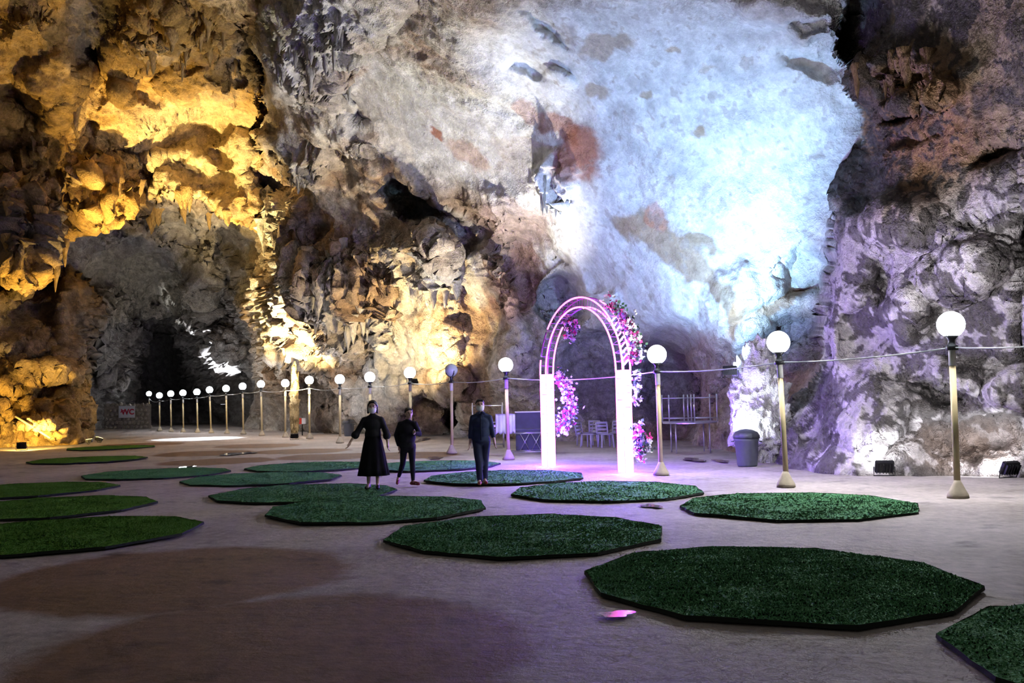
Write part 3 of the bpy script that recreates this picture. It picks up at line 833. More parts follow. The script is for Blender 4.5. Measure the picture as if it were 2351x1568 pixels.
# ------------------------------------------------------------------ turf mats
def turf_mat(px, py, rot, label, mat='turf', r=1.70, blades=4000, bw=0.012, sides=10):
    c = G(px, py)
    rs = np.random.RandomState(int(px * 7 + py))
    e = empty('turf_mat', c)
    tag(e, label, 'turf mat', 'round artificial turf mats')
    ang = [rot + 2 * math.pi * k / sides + rs.uniform(-.08, .08) for k in range(sides)]
    rad = [r * rs.uniform(0.96, 1.04) for _ in range(sides)]
    cor = [Vector((math.cos(a) * q, math.sin(a) * q, 0)) for a, q in zip(ang, rad)]
    pts = []
    for a, q in zip(cor, cor[1:] + cor[:1]):
        for k in range(6):
            p = a.lerp(q, k / 6)
            p *= 1 + rs.uniform(-.006, .006)
            pts.append(p)
    bm = bmesh.new()
    lo = [bm.verts.new((p.x * 1.003, p.y * 1.003, 0.004)) for p in pts]
    hi = [bm.verts.new((p.x, p.y, 0.034 + rs.uniform(-.004, .006))) for p in pts]
    n = len(pts)
    for k in range(n):
        bm.faces.new((lo[k], lo[(k + 1) % n], hi[(k + 1) % n], hi[k]))
    bm.faces.new(lo[::-1])
    from_bm('backing', bm, M['turf_backing'], e, False)
    bm = bmesh.new()
    rings = [[bm.verts.new((p.x * f, p.y * f, 0.032 + 0.003 * math.sin(5 * p.x * f + px) * math.sin(4 * p.y * f + py))) for p in pts] for f in (0.999, 0.85, 0.65, 0.4, 0.18)]
    for a, q in zip(rings, rings[1:]):
        for k in range(n):
            bm.faces.new((a[k], a[(k + 1) % n], q[(k + 1) % n], q[k]))
    bm.faces.new(rings[-1])
    from_bm('turf_sheet', bm, M[mat], e)
    # blades
    xy = rs.uniform(-r * 1.06, r * 1.06, (int(blades * 1.6), 2))
    ins = sdf([(p.x, p.y) for p in pts], xy[:, 0], xy[:, 1]) > 0.005
    xy = xy[ins][:blades]
    nb = len(xy)
    a = rs.uniform(0, 6.28, nb)
    lump = 0.8 + 0.35 * fbm(np.stack([xy[:, 0] * 1.2 + px, xy[:, 1] * 7.0 + py, 0 * xy[:, 0]], -1), 3) + 0.25 * rs.uniform(-1, 1, nb)
    h = 0.017 * np.clip(lump, 0.25, 1.4)
    w = bw * rs.uniform(0.6, 1.2, nb)
    z0 = np.full(nb, 0.030)
    v = np.zeros((nb, 3, 3))
    v[:, 0] = np.stack([xy[:, 0] - np.cos(a) * w, xy[:, 1] - np.sin(a) * w, z0], -1)
    v[:, 1] = np.stack([xy[:, 0] + np.cos(a) * w, xy[:, 1] + np.sin(a) * w, z0], -1)
    l = rs.normal(0, 0.010, (nb, 2))
    v[:, 2] = np.stack([xy[:, 0] + l[:, 0], xy[:, 1] + l[:, 1], z0 + h], -1)
    o = from_np('turf_blades', v.reshape(-1, 3), np.arange(nb * 3).reshape(-1, 3), M[mat + '_blade'], e, False)
    tag(o, None, None, None, 'stuff')
    return e


turf_mat(1772, 1333, 0.35, 'large dark green turf mat nearest the viewer, largest in full view', blades=42000, bw=0.010)
turf_mat(1213, 1228, 0.15, 'green turf mat in the middle of the floor, behind the nearest one', blades=22000, bw=0.012)
turf_mat(1822, 1163, 0.5, 'bright green turf mat in front of the lamp post by the bin', blades=14000, bw=0.014)
turf_mat(1394, 1129, 0.2, 'green turf mat directly in front of the neon arch', blades=9000, bw=0.016)
turf_mat(864, 1170, 0.4, 'green turf mat in front of the three people', blades=11000, bw=0.015)
turf_mat(1157, 1097, 0.3, 'green turf mat under the feet of the man in navy', blades=6000, bw=0.018)
turf_mat(703, 1134, 0.1, 'green turf mat under the woman in the long black dress', blades=7000, bw=0.016)
turf_mat(600, 1101, 0.25, 'green turf mat left of the woman in the long dress', blades=5000, bw=0.018)
turf_mat(150, 1228, 0.45, 'olive green turf mat at the left edge, nearest of three', 'turf_olive', blades=18000, bw=0.012)
turf_mat(110, 1167, 0.2, 'dark green turf mat at the left edge, second of three', 'turf_olive', blades=10000, bw=0.014)
turf_mat(60, 1127, 0.35, 'olive green turf mat at the left edge, farthest of three', 'turf_olive', blades=7000, bw=0.016)
turf_mat(716, 1073, 0.3, 'green turf mat behind the woman in the dress', blades=4500, bw=0.02)
turf_mat(990, 1071, 0.15, 'green turf mat behind the man in navy, before the unlit lamp', blades=4500, bw=0.02)
turf_mat(364, 1089, 0.2, 'dark green turf mat beyond the three at the left edge', blades=5000, bw=0.018)
turf_mat(200, 1057, 0.4, 'dim green turf mat before the golden rocks', 'turf_olive', blades=3500, bw=0.02)
turf_mat(255, 1029, 0.1, 'dim green turf mat farthest back near the golden rocks', 'turf_olive', blades=3000, bw=0.02)
turf_mat(2900, 1530, 0.2, 'dark turf mat cut by the lower right corner', blades=20000, bw=0.010)


# ------------------------------------------------------------------ puddles
def water():
    m_, nt_, b_ = new_mat('puddle_water')
    b_.inputs['Base Color'].default_value = (0.30, 0.265, 0.24, 1)
    b_.inputs['Roughness'].default_value = 0.08
    b_.inputs['Specular IOR Level'].default_value = 0.9
    nz = nd(nt_, 'ShaderNodeTexNoise', i_Scale=3.0, i_Detail=2.0)
    bp_ = nd(nt_, 'ShaderNodeBump', i_Strength=0.05, i_Distance=0.01)
    nt_.links.new(nz.outputs['Fac'], bp_.inputs['Height']); nt_.links.new(bp_.outputs[0], b_.inputs['Normal'])
    return m_


M['water'] = water()
for px, py, w, h, lab in [(1592, 1056, 44, 8, 'wet patch of water under the stacked steel tables'), (1655, 1059, 34, 6, 'small puddle before the boulder, next to the one under the tables'),
                          (1495, 1163, 44, 8, 'small shining puddle between the turf mats before the arch'), (1416, 1413, 70, 16, 'violet shining puddle at the edge of the nearest turf mat'),
                          (430, 1073, 26, 5, 'bright puddle on the far edge of the dark mat'), (545, 1042, 56, 7, 'long puddle on the floor behind the mats'), (1000, 1052, 36, 5, 'thin puddle between the people and the unlit lamp post'),
                          (970, 1010, 26, 8, 'pale puddle beside the hand of the person in black leggings'), ]:
    c = G(px, py)
    rx = w / 2 * c.y / FPX
    ry = (G(px, py - h / 2).y - G(px, py + h / 2).y) / 2
    bm = bmesh.new()
    rs = np.random.RandomState(px)
    ph = rs.uniform(0, 6.28, 4)
    vs = []
    for k in range(40):
        a = 2 * math.pi * k / 40
        q = 1 + .22 * math.sin(2 * a + ph[0]) + .16 * math.sin(3 * a + ph[1]) + .12 * math.sin(5 * a + ph[2])
        vs.append(bm.verts.new((rx * q * math.cos(a), ry * q * math.sin(a), 0)))
    bm.faces.new(vs)
    o = from_bm('puddle', bm, M['water'], None, False)
    o.location = (c.x, c.y, 0.014)
    tag(o, lab, 'puddle', 'puddles on the cave floor')

# ------------------------------------------------------------------ the neon arch
LP, RP = G(1260, 1071), G(1437, 1086)
mid = (LP + RP) / 2
e1 = (RP - LP).normalized()
span = (RP - LP).length
arch = empty('neon_arch', mid, math.atan2(e1.y, e1.x))
tag(arch, 'glowing white and magenta neon arch with two light pillars', 'arch')
M['led'] = emit('led_panel', (0.17, 0.06, 1.0), 145.0)
M['neon'] = emit('neon_tube', (1.0, 0.08, 0.5), 7.5)
M['neon_off'] = simple('dim_tube', (0.35, 0.2, 0.5), 0.4, 0.05)
S = 0.225
PH = 2.22
for sgn in (-1, 1):
    bm = bmesh.new()
    for dx in (-1, 1):
        for dy in (-1, 1):
            b_tube(bm, [(sgn * span / 2 + dx * S / 2, dy * S / 2, 0.0), (sgn * span / 2 + dx * S / 2, dy * S / 2, PH)], 0.014, 6)
    for z in (0.02, PH):
        for dx in (-1, 1):
            b_tube(bm, [(sgn * span / 2 + dx * S / 2, -S / 2, z), (sgn * span / 2 + dx * S / 2, S / 2, z)], 0.014, 6)
            b_tube(bm, [(sgn * span / 2 - S / 2, dx * S / 2, z), (sgn * span / 2 + S / 2, dx * S / 2, z)], 0.014, 6)
    pil = from_bm('pillar_frame', bm, M['neon'], arch)
    nblk = 14
    for k in range(nblk):
        z = 0.03 + (PH - 0.05) * (k + .5) / nblk
        bm = bmesh.new(); b_box(bm, (sgn * span / 2, 0, z), (S * 0.92, S * 0.92, (PH - 0.05) / nblk - 0.018))
        from_bm('led_block', bm, M['led'], pil, False)
for rr, yy, lo, hi in [(S / 2, -S / 2, 0, 180), (-S / 2, -S / 2, 0, 180), (S / 2, S / 2, 0, 100), (-S / 2, S / 2, 0, 180)]:
    pts, offp = [], []
    for k in range(61):
        a = math.radians(180.0 * k / 60)
        p = (math.cos(a) * (span / 2 + rr), yy, PH + math.sin(a) * (1.63 + rr))
        dim = (rr > 0 and yy < 0 and 142 < 180.0 * k / 60 < 168) or (rr > 0 and yy > 0 and 180.0 * k / 60 > 70) or (rr < 0 and yy > 0 and (95 < 180.0 * k / 60 < 130))
        (offp if dim else pts).append((k, p))
    for lst, mt in ((pts, 'neon'), (offp, 'neon_off')):
        run = []
        for k, p in lst:
            if run and k != run[-1][0] + 1:
                if len(run) > 1:
                    bm = bmesh.new(); b_tube(bm, [q for _, q in run], 0.019, 6); from_bm('arch_tube', bm, M[mt], arch)
                run = []
            run.append((k, p))
        if len(run) > 1:
            bm = bmesh.new(); b_tube(bm, [q for _, q in run], 0.019, 6); from_bm('arch_tube', bm, M[mt], arch)
for k in range(1, 24):
    a = math.radians(180.0 * k / 24)
    bm = bmesh.new()
    c_, s_ = math.cos(a), math.sin(a)
    q = [(c_ * (span / 2 + dr_), dy_, PH + s_ * (1.63 + dr_)) for dr_, dy_ in ((S / 2, -S / 2), (S / 2, S / 2), (-S / 2, S / 2), (-S / 2, -S / 2), (S / 2, -S / 2))]
    b_tube(bm, q, 0.007, 5)
    from_bm('arch_rung', bm, M['neon_off'], arch)
# lit scroll panel low on the right shoulder of the arch
for k in range(9):
    a = math.radians(4 + 40.0 * k / 9); a2 = math.radians(4 + 40.0 * (k + .82) / 9)
    bm = bmesh.new()
    pts = [(math.cos(t) * (span / 2 + S / 2), PH + math.sin(t) * (1.63 + S / 2)) for t in (a, a2)]
    b_tube(bm, [(pts[0][0], -S * .3, pts[0][1]), (pts[1][0], S * .3, pts[1][1])], 0.018, 6)
    from_bm('scroll_light', bm, M['neon' if k % 2 else 'led'], arch)


def flowers(name_label, loc_pts, spread, n, pinkness, seedv, size=0.05):
    """a spray of artificial flowers: foliage, white and magenta blossoms"""
    rs = np.random.RandomState(seedv)
    pts = [Vector(p) for p in loc_pts]
    e = empty('flower_spray', pts[len(pts) // 2])
    tag(e, name_label, 'flowers', 'artificial flower sprays on the arch')
    o0 = e.location
    sets = {'foliage': ([], []), 'white_blossoms': ([], []), 'magenta_blossoms': ([], [])}
    for k in range(n):
        t = rs.uniform(0, len(pts) - 1.001)
        p = pts[int(t)].lerp(pts[int(t) + 1], t % 1)
        off = Vector(rs.normal(0, 1, 3)) * spread
        p = p + off - o0
        kind = 'foliage' if rs.rand() < .3 else ('magenta_blossoms' if rs.rand() < pinkness * (1.5 if off.length < spread * 1.5 else .5) else 'white_blossoms')
        V_, F_ = sets[kind]
        ax = Vector(rs.normal(0, 1, 3)).normalized(); ux = ax.orthogonal().normalized(); vx = ax.cross(ux)
        npet = 2 if kind == 'foliage' else 5
        sz = size * rs.uniform(.7, 1.3) * (1.6 if kind == 'foliage' else 1)
        for j in range(npet):
            a = 2 * math.pi * j / npet + rs.uniform(-.2, .2)
            d = ux * math.cos(a) + vx * math.sin(a); s = ux * -math.sin(a) + vx * math.cos(a)
            i0 = len(V_)
            V_ += [p, p + d * sz * .55 + s * sz * .38 + ax * sz * .2, p + d * sz + ax * sz * .45, p + d * sz * .55 - s * sz * .38 + ax * sz * .2]
            F_.append((i0, i0 + 1, i0 + 2, i0 + 3))
    for k, mt in (('foliage', 'foliage'), ('white_blossoms', 'blossom_white'), ('magenta_blossoms', 'blossom_pink')):
        V_, F_ = sets[k]
        if F_:
            tag(from_np(k, [tuple(v) for v in V_], F_, M[mt], e, False), None, None, None, 'stuff')
    return e


AY = RP.y
flowers('white and magenta flower spray on the right shoulder of the arch', [P(1402, 695, AY + .4), P(1432, 730, AY + .2), P(1452, 765, AY), P(1460, 800, AY), P(1452, 828, AY)], 0.085, 520, .4, 3)
flowers('hanging white flower spray behind the left pillar of the arch', [P(1285, 860, LP.y + .5), P(1302, 890, LP.y + .4), P(1308, 930, LP.y + .4), P(1300, 965, LP.y + .4), P(1288, 990, LP.y + .4)], 0.10, 520, .3, 4)
flowers('low round flower bunch beside the right pillar of the arch', [P(1462, 990, AY + .1), P(1474, 1015, AY + .1), P(1466, 1045, AY + .1)], 0.085, 380, .4, 5)
flowers('small flower tuft inside the top of the arch', [P(1300, 735, LP.y - .4), P(1318, 745, LP.y - .6), P(1306, 775, LP.y - .3)], 0.07, 170, .3, 6)
bl = flowers('thin white flower trail hanging outside the right pillar', [P(1456, 850, AY + .1), P(1462, 890, AY + .1), P(1460, 925, AY + .1)], 0.05, 60, .1, 8)


# ------------------------------------------------------------------ furniture in the alcove
def steel_table(w, d, h, name='steel_table', top='steel', cross=True, round_top=False):
    e = empty(name)
    bm = bmesh.new()
    if round_top: b_lathe(bm, [(w / 2, h - .03), (w / 2, h)], 28)
    else: b_box(bm, (0, 0, h - .015), (w, d, .03), None, .006)
    from_bm('tabletop', bm, M[top], e, False)
    k_ = 0.62 if round_top else 0.95
    for sx in (-1, 1):
        for sy in (-1, 1):
            bm = bmesh.new(); b_tube(bm, [(sx * w / 2 * k_, sy * d / 2 * k_, 0), (sx * w / 2 * k_, sy * d / 2 * k_, h - .02)], .020, 8)
            from_bm('leg', bm, M['steel'], e)
    if cross:
        for z in (0.10, h - .12):
            for sy in (-1, 1):
                bm = bmesh.new(); b_tube(bm, [(-w / 2 * k_, sy * d / 2 * k_, z), (w / 2 * k_, sy * d / 2 * k_, z)], .012, 6)
                from_bm('stretcher', bm, M['steel'], e)
    return e


def at_px(o, px, Y, z=0.0, rz=0.0, flip=False):
    x = float(dirs(px, 900)[0]) * Y
    o.location = (x, Y, z)
    o.rotation_euler = (math.pi if flip else 0, 0, rz)


tb = steel_table(1.55, 1.3, .88, cross=False, round_top=True)
tag(tb, 'round steel table carrying two upturned tables, right of the arch', 'table'); at_px(tb, 1581, 26.0)
for px, rz, lab in ((1552, .15, 'upturned steel table on the round one, side nearer the arch'), (1611, .1, 'upturned steel table on the round one, side nearer the bin')):
    t_ = steel_table(.70, .66, .80); tag(t_, lab, 'table', 'upturned steel tables'); at_px(t_, px, 26.0, .88 + .80, rz, True)
t_ = steel_table(1.15, .7, .74); tag(t_, 'steel table standing upright behind the man in navy', 'table'); at_px(t_, 1118, 31.0, 0, .05)
t_ = steel_table(1.08, .62, .80, cross=True); tag(t_, 'upturned steel table with legs in the air behind the man in navy', 'table'); at_px(t_, 1118, 31.0, .74 + .80, .05, True)
t_ = steel_table(1.3, .7, .76, top='navy_cloth'); tag(t_, 'low folding table between the man in navy and the arch', 'table'); at_px(t_, 1212, 26.6, 0, .05)
# white cloth hung in front of it
bm = bmesh.new()
W_, H_ = 14, 10
vv = [[bm.verts.new(((i / W_ - .5) * .58, .05 * math.sin(i * 1.3) - .03 * math.sin(j * .7 + i * .4), -(j / H_) * .60 * (1 - .10 * math.sin(i * .9) ** 2))) for i in range(W_ + 1)] for j in range(H_ + 1)]
for j in range(H_):
    for i in range(W_):
        bm.faces.new((vv[j][i], vv[j + 1][i], vv[j + 1][i + 1], vv[j][i + 1]))
bmesh.ops.solidify(bm, geom=bm.faces[:], thickness=.012)
o = from_bm('hanging_cloth', bm, M['white']); tag(o, 'white cloth hanging behind the lamp post left of the arch', 'cloth')
o.location = P(1160, 950, 26.0)
# dark stack of folded tables
e = empty('folded_table_stack'); at_px(e, 1214, 28.3)
tag(e, 'dark covered stack of folded tables left of the arch', 'table')
bm = bmesh.new(); b_box(bm, (0, 0, .62), (.86, .5, 1.20), None, .03)
for v in bm.verts: v.co.x += .02 * math.sin(9 * v.co.z + v.co.y * 5)
from_bm('cover', bm, M['navy_cloth'], e, False)
bm = bmesh.new(); b_box(bm, (0, 0, 1.235), (.90, .54, .03), None, .006); from_bm('top_board', bm, M['sign_white'], e, False)
bm = bmesh.new()
for x in (-.3, 0.05): b_tube(bm, [(x, -.30, .55), (x + .28, -.30, .05)], .014, 6); b_tube(bm, [(x + .28, -.30, .55), (x, -.30, .05)], .014, 6)
from_bm('crossed_legs', bm, M['steel'], e)


def plastic_chair():
    e_ = empty('plastic_chair')
    bm_ = bmesh.new(); b_box(bm_, (0, 0, .43), (.42, .42, .03), None, .012); from_bm('seat', bm_, M['chair'], e_)
    bm_ = bmesh.new()
    R_ = Matrix.Rotation(-.18, 3, 'X')
    for sx in (-.19, .19): b_box(bm_, R_ @ Vector((sx, .2, .64)) + Vector((0, .1, 0)), (.05, .03, .46), R_, .008)
    for z in (.5, .62, .74, .85): b_box(bm_, R_ @ Vector((0, .2, z)) + Vector((0, .1, 0)), (.40, .02, .075), R_, .008)
    from_bm('backrest', bm_, M['chair'], e_)
    for sx in (-1, 1):
        for sy in (-1, 1):
            bm_ = bmesh.new(); b_tube(bm_, [(sx * .21, sy * .21, 0), (sx * .18, sy * .18, .42)], [.024, .03], 6); from_bm('leg', bm_, M['chair'], e_)
    return e_


ch = plastic_chair()
at_px(ch, 1388, 29.5, 0, .2)
tag(ch, 'plastic chair seen through the arch, nearest the right pillar', 'chair', 'plastic chairs behind the arch')
for px, Y, rz, z, lab in [(1350, 29.8, .9, 0, 'plastic chair turned sideways behind the hanging flowers'), (1412, 30.6, -.3, 0, 'plastic chair partly hidden behind the right pillar'), (1368, 31.4, .1, 0, 'plastic chair at the back, between two others behind the arch'),
                          (1340, 31.0, -1.2, 0, 'plastic chair farthest back behind the hanging flowers')]:
    c2 = copy_tree(ch); at_px(c2, px, Y, z, rz); c2['label'] = lab


def bin_(loc, s, label):
    e_ = empty('waste_bin', loc, -.3)
    bm_ = bmesh.new(); b_lathe(bm_, [(.20 * s, 0), (.215 * s, .03 * s), (.255 * s, .55 * s), (.27 * s, .56 * s), (.27 * s, .60 * s), (.25 * s, .60 * s)], 24); from_bm('body', bm_, M['bin'], e_)
    bm_ = bmesh.new(); b_lathe(bm_, [(.285 * s, .60 * s), (.285 * s, .66 * s), (.24 * s, .74 * s), (.13 * s, .79 * s), (.03 * s, .805 * s)], 24); from_bm('lid', bm_, M['bin_lid'], e_)
    bm_ = bmesh.new(); b_box(bm_, (0, -.27 * s, .665 * s), (.26 * s, .05 * s, .10 * s), None, .01); from_bm('flap', bm_, M['bin'], e_)
    bm_ = bmesh.new()
    for sx in (-1, 1): b_tube(bm_, [(sx * .27 * s, -.05 * s, .54 * s), (sx * .32 * s, 0, .53 * s), (sx * .27 * s, .05 * s, .54 * s)], .014, 6)
    from_bm('handle', bm_, M['bin_lid'], e_)
    return tag(e_, label, 'bin', 'waste bins')


bin_(G(1716, 1070), 1.06, 'large dark grey waste bin with domed lid below the bright boulder')
bin_(G(801, 1001), 1.05, 'small grey waste bin far back beside a lamp post')


# ------------------------------------------------------------------ rocks that stand free
def rock_obj(name, c, r, col, label, cat, amp=.35, fr=1.6, sub=5, seed_=0, rough_a=1.0):
    bm_ = bmesh.new(); bmesh.ops.create_icosphere(bm_, subdivisions=sub, radius=1.0)
    me = bpy.data.meshes.new(name); bm_.to_mesh(me); bm_.free()
    v = np.empty(len(me.vertices) * 3, np.float32); me.vertices.foreach_get('co', v); v = v.reshape(-1, 3)
    q = v * np.array(r)
    d = fbm(q * fr + seed_, 5, .55, True) - .5
    d2 = np.abs(fbm(q * fr * 2.2 + seed_ + 9, 3, .5))
    q = q * (1 + amp * .6 * d[:, None] + amp * .6 * d2[:, None])
    me.vertices.foreach_set('co', q.astype(np.float32).ravel()); me.update()
    o_ = link_mesh(name, me, M['rock'])
    n_ = fbm(q * 3 + 4, 4, .6)
    cc = np.array(col) * (1 + .35 * n_[:, None])
    ca_ = me.color_attributes.new('rock_colour', 'FLOAT_COLOR', 'POINT')
    ca_.data.foreach_set('color', np.concatenate([np.clip(cc, .01, .9), np.full((len(q), 1), rough_a)], 1).astype(np.float32).ravel())
    o_.location = c
    return tag(o_, label, cat)


rock_obj('boulder', P(1742, 955, 22.2) , (.54, .5, 1.32), (.68, .66, .64), 'pale boulder lit bright white behind the grey bin', 'rock', .5, 1.5, 6, 3)
rock_obj('stalagmite', P(676, 925, 44.6), (.19, .19, 1.5), (.60, .45, .22), 'thin lit golden stalagmite between two far lamp posts', 'rock', .5, 2.2, 5, 8)
# red and white box
e = empty('light_box', P(694, 972, 46.0)); tag(e, 'small red and white box low beside the thin golden stalagmite', 'box')
bm = bmesh.new(); b_box(bm, (-.09, 0, .12), (.16, .2, .30), None, .01); from_bm('red_half', bm, M['tile_red'], e, False)
bm = bmesh.new(); b_box(bm, (.09, -.01, .12), (.19, .2, .30), None, .01); from_bm('white_half', bm, M['white'], e, False)
bm = bmesh.new(); b_tube(bm, [(0, 0, -.03), (0, 0, -e.location.z)], .03, 6); from_bm('stand', bm, M['black'], e)
# leaning pole at the golden rocks
bm = bmesh.new(); b_tube(bm, [P(36, 956, 36.9), P(116, 1006, 37.0)], .05, 8)
tag(from_bm('leaning_pole', bm, M['pipe']), 'pale pole leaning against the golden rocks at the left', 'pole')

# ------------------------------------------------------------------ stalactites, each hanging from the shell
def stal_mesh(col, seed_):
    rs_ = np.random.RandomState(seed_)
    bm_ = bmesh.new()
    prof_ = [(.5 * (1 - t) ** .8 * (1 + .16 * math.sin(9 * t + seed_)) + .03, -t) for t in np.linspace(0, 1, 12)]
    b_lathe(bm_, prof_[::-1], 9)
    for v in bm_.verts:
        a_ = math.atan2(v.co.y, v.co.x)
        f_ = 1 + .22 * math.sin(3 * a_ + seed_ + 4 * v.co.z) + rs_.uniform(-.07, .07)
        v.co.x = v.co.x * f_ + .06 * math.sin(5 * v.co.z + seed_); v.co.y = v.co.y * f_
    bmesh.ops.recalc_face_normals(bm_, faces=bm_.faces[:])
    me_ = bpy.data.meshes.new('stalactite'); bm_.to_mesh(me_); bm_.free(); me_.materials.append(M['rock'])
    me_.polygons.foreach_set('use_smooth', np.ones(len(me_.polygons), bool))
    n_ = len(me_.vertices)
    ca_ = me_.color_attributes.new('rock_colour', 'FLOAT_COLOR', 'POINT')
    ca_.data.foreach_set('color', np.concatenate([np.clip(np.array(col) * rs_.uniform(.8, 1.2, (n_, 1)), 0, .9), np.full((n_, 1), .8)], 1).astype(np.float32).ravel())
    return me_


STALS = {k: [stal_mesh(c_, j + 10 * i_) for j in range(4)] for i_, (k, c_) in enumerate({'pale': (.56, .53, .48), 'ochre': (.50, .34, .14), 'brown': (.38, .24, .12)}.items())}
rs = np.random.RandomState(12)
for wall_n, kind, n_, x0, x1, y0, y1, l0, l1, r0, r1 in [
    ('wall_back', 'pale', 22, 655, 800, 10, 170, .6, 1.3, .08, .18), ('wall_back', 'pale', 20, 690, 860, 600, 740, .9, 2.2, .15, .34), ('wall_back', 'pale', 10, 1255, 1295, 390, 440, .6, 1.3, .08, .16),
    ('wall_right', 'brown', 14, 1995, 2180, 125, 165, .5, 1.1, .07, .16), ('wall_left', 'ochre', 14, 5, 110, 480, 640, .5, 1.4, .14, .3), ('wall_left', 'ochre', 16, 190, 330, 390, 460, .8, 1.8, .12, .28),
    ('wall_left', 'ochre', 14, 340, 600, 430, 490, .6, 1.6, .2, .4), ('wall_back', 'pale', 10, 620, 690, 470, 560, .8, 1.8, .15, .35), ('wall_left', 'ochre', 12, 330, 560, 20, 150, .5, 1.2, .1, .24),
    ('wall_back', 'pale', 10, 960, 1070, 600, 700, .5, 1.1, .12, .25), ('wall_left', 'ochre', 12, 20, 200, 250, 420, .5, 1.2, .12, .26), ('wall_back', 'pale', 10, 680, 740, 350, 400, .5, 1.1, .1, .2)]:
    for k in range(n_):
        p = on_wall(rs.uniform(x0, x1), rs.uniform(y0, y1))
        o = bpy.data.objects.new('stalactite', STALS[kind][rs.randint(4)]); COL.objects.link(o)
        o.parent = bpy.data.objects[wall_n]
        ln, rd = rs.uniform(l0, l1), rs.uniform(r0, r1)
        o.location = p + Vector((0, .12, ln * .25)); o.scale = (rd * 2, rd * 2, ln); o.rotation_euler = (rs.uniform(-.06, .06), rs.uniform(-.06, .06), rs.uniform(0, 6.28))

# ------------------------------------------------------------------ stone wall with the sign
WY = 68.0
wl, wr = P(238, 985, WY), P(342, 985, WY)
e = empty('stone_wall', (0.5 * (wl.x + wr.x), WY, 0)); tag(e, 'low rough stone wall carrying a white sign, far back', 'wall')
ww = wr.x - wl.x; hh = 1.95
bm = bmesh.new(); b_box(bm, (0, .25, hh / 2 - .1), (ww, .4, hh), None, .05); from_bm('mortar_core', bm, M['mortar'], e, False)
rs = np.random.RandomState(5)
proto_st = []
for k in range(5):
    bm = bmesh.new(); bmesh.ops.create_icosphere(bm, subdivisions=1, radius=.5)
    for v in bm.verts: v.co *= rs.uniform(.8, 1.15)
    me = bpy.data.meshes.new('stone'); bm.to_mesh(me); bm.free(); me.materials.append(M['stone']); proto_st.append(me)
nx_, nz_ = 10, 6
for j in range(nz_):
    for i in range(nx_):
        o = bpy.data.objects.new('stone', proto_st[rs.randint(5)]); COL.objects.link(o); o.parent = e
        o.location = (-ww / 2 + ww * (i + .5 + (.5 if j % 2 else 0) * .8) / (nx_ + .4), .04, hh * (j + .5) / nz_ - .08 + (0.15 * rs.rand() if j == nz_ - 1 else 0))
        o.scale = (ww / nx_ * rs.uniform(.9, 1.15), .3, hh / nz_ * rs.uniform(.9, 1.15)); o.rotation_euler = (0, rs.uniform(-.4, .4), 0)
sgn_c = P(291, 945.5, WY - .25)
sg = empty('wc_sign', sgn_c); tag(sg, 'white sign board with red WC lettering on the stone wall', 'sign')
bm = bmesh.new(); b_box(bm, (0, 0, 0), (1.24, .03, .90), None, .01); from_bm('board', bm, M['sign_white'], sg, False)
fc = bpy.data.curves.new('lettering', 'FONT'); fc.body = 'WC'; fc.size = .56; fc.align_x = 'CENTER'; fc.align_y = 'CENTER'; fc.extrude = .004; fc.offset = .02
fo = bpy.data.objects.new('lettering_tmp', fc); COL.objects.link(fo)
bpy.context.view_layer.update()
me = bpy.data.meshes.new_from_object(fo.evaluated_get(bpy.context.evaluated_depsgraph_get()))
bpy.data.objects.remove(fo, do_unlink=True)
lt = link_mesh('lettering', me, M['sign_red'], sg, False); lt.location = (.08, -.022, -.02); lt.rotation_euler = (math.pi / 2, 0, 0)
bm = bmesh.new(); b_box(bm, (-.30, -.02, .10), (.22, .008, .07)); b_box(bm, (-.40, -.02, .02), (.07, .008, .16), Matrix.Rotation(.5, 3, 'Y')); from_bm('arrow_mark', bm, M['sign_red'], sg, False)


# ------------------------------------------------------------------ people
TMPS = bpy.data.scenes.new('workbench')      # empty side scene in which bodies are fused, removed below


def fused(name, prims, voxel, mat, parent=None, smooth_it=3, disp_fn=None):
    """several tapered limbs and ellipsoids grown together into one skin"""
    bm_ = bmesh.new()
    for p in prims:
        if p[0] == 'c':
            _, a_, ra, b_, rb_ = p
            a_, b_ = Vector(a_), Vector(b_)
            b_tube(bm_, [a_, a_.lerp(b_, .5), b_], [ra, (ra + rb_) / 2, rb_], 12)
            b_ell(bm_, a_, (ra,) * 3, None, 12, 8); b_ell(bm_, b_, (rb_,) * 3, None, 12, 8)
        else:
            b_ell(bm_, p[1], p[2], p[3] if len(p) > 3 else None, 20, 14)
    bmesh.ops.recalc_face_normals(bm_, faces=bm_.faces[:])
    me_ = bpy.data.meshes.new('tmp'); bm_.to_mesh(me_); bm_.free()
    o_ = bpy.data.objects.new('tmp', me_); TMPS.collection.objects.link(o_)
    r_ = o_.modifiers.new('r', 'REMESH'); r_.mode = 'VOXEL'; r_.voxel_size = voxel
    if smooth_it:
        s_ = o_.modifiers.new('s', 'SMOOTH'); s_.iterations = smooth_it; s_.factor = .5
    TMPS.view_layers[0].update()
    m2 = bpy.data.meshes.new_from_object(o_.evaluated_get(TMPS.view_layers[0].depsgraph))
    bpy.data.objects.remove(o_, do_unlink=True)
    m2.name = name
    if disp_fn is not None:
        v = np.empty(len(m2.vertices) * 3, np.float32); m2.vertices.foreach_get('co', v); v = v.reshape(-1, 3)
        m2.vertices.foreach_set('co', disp_fn(v).astype(np.float32).ravel()); m2.update()
    return link_mesh(name, m2, mat, parent)


def V3(*a): return Vector(a)


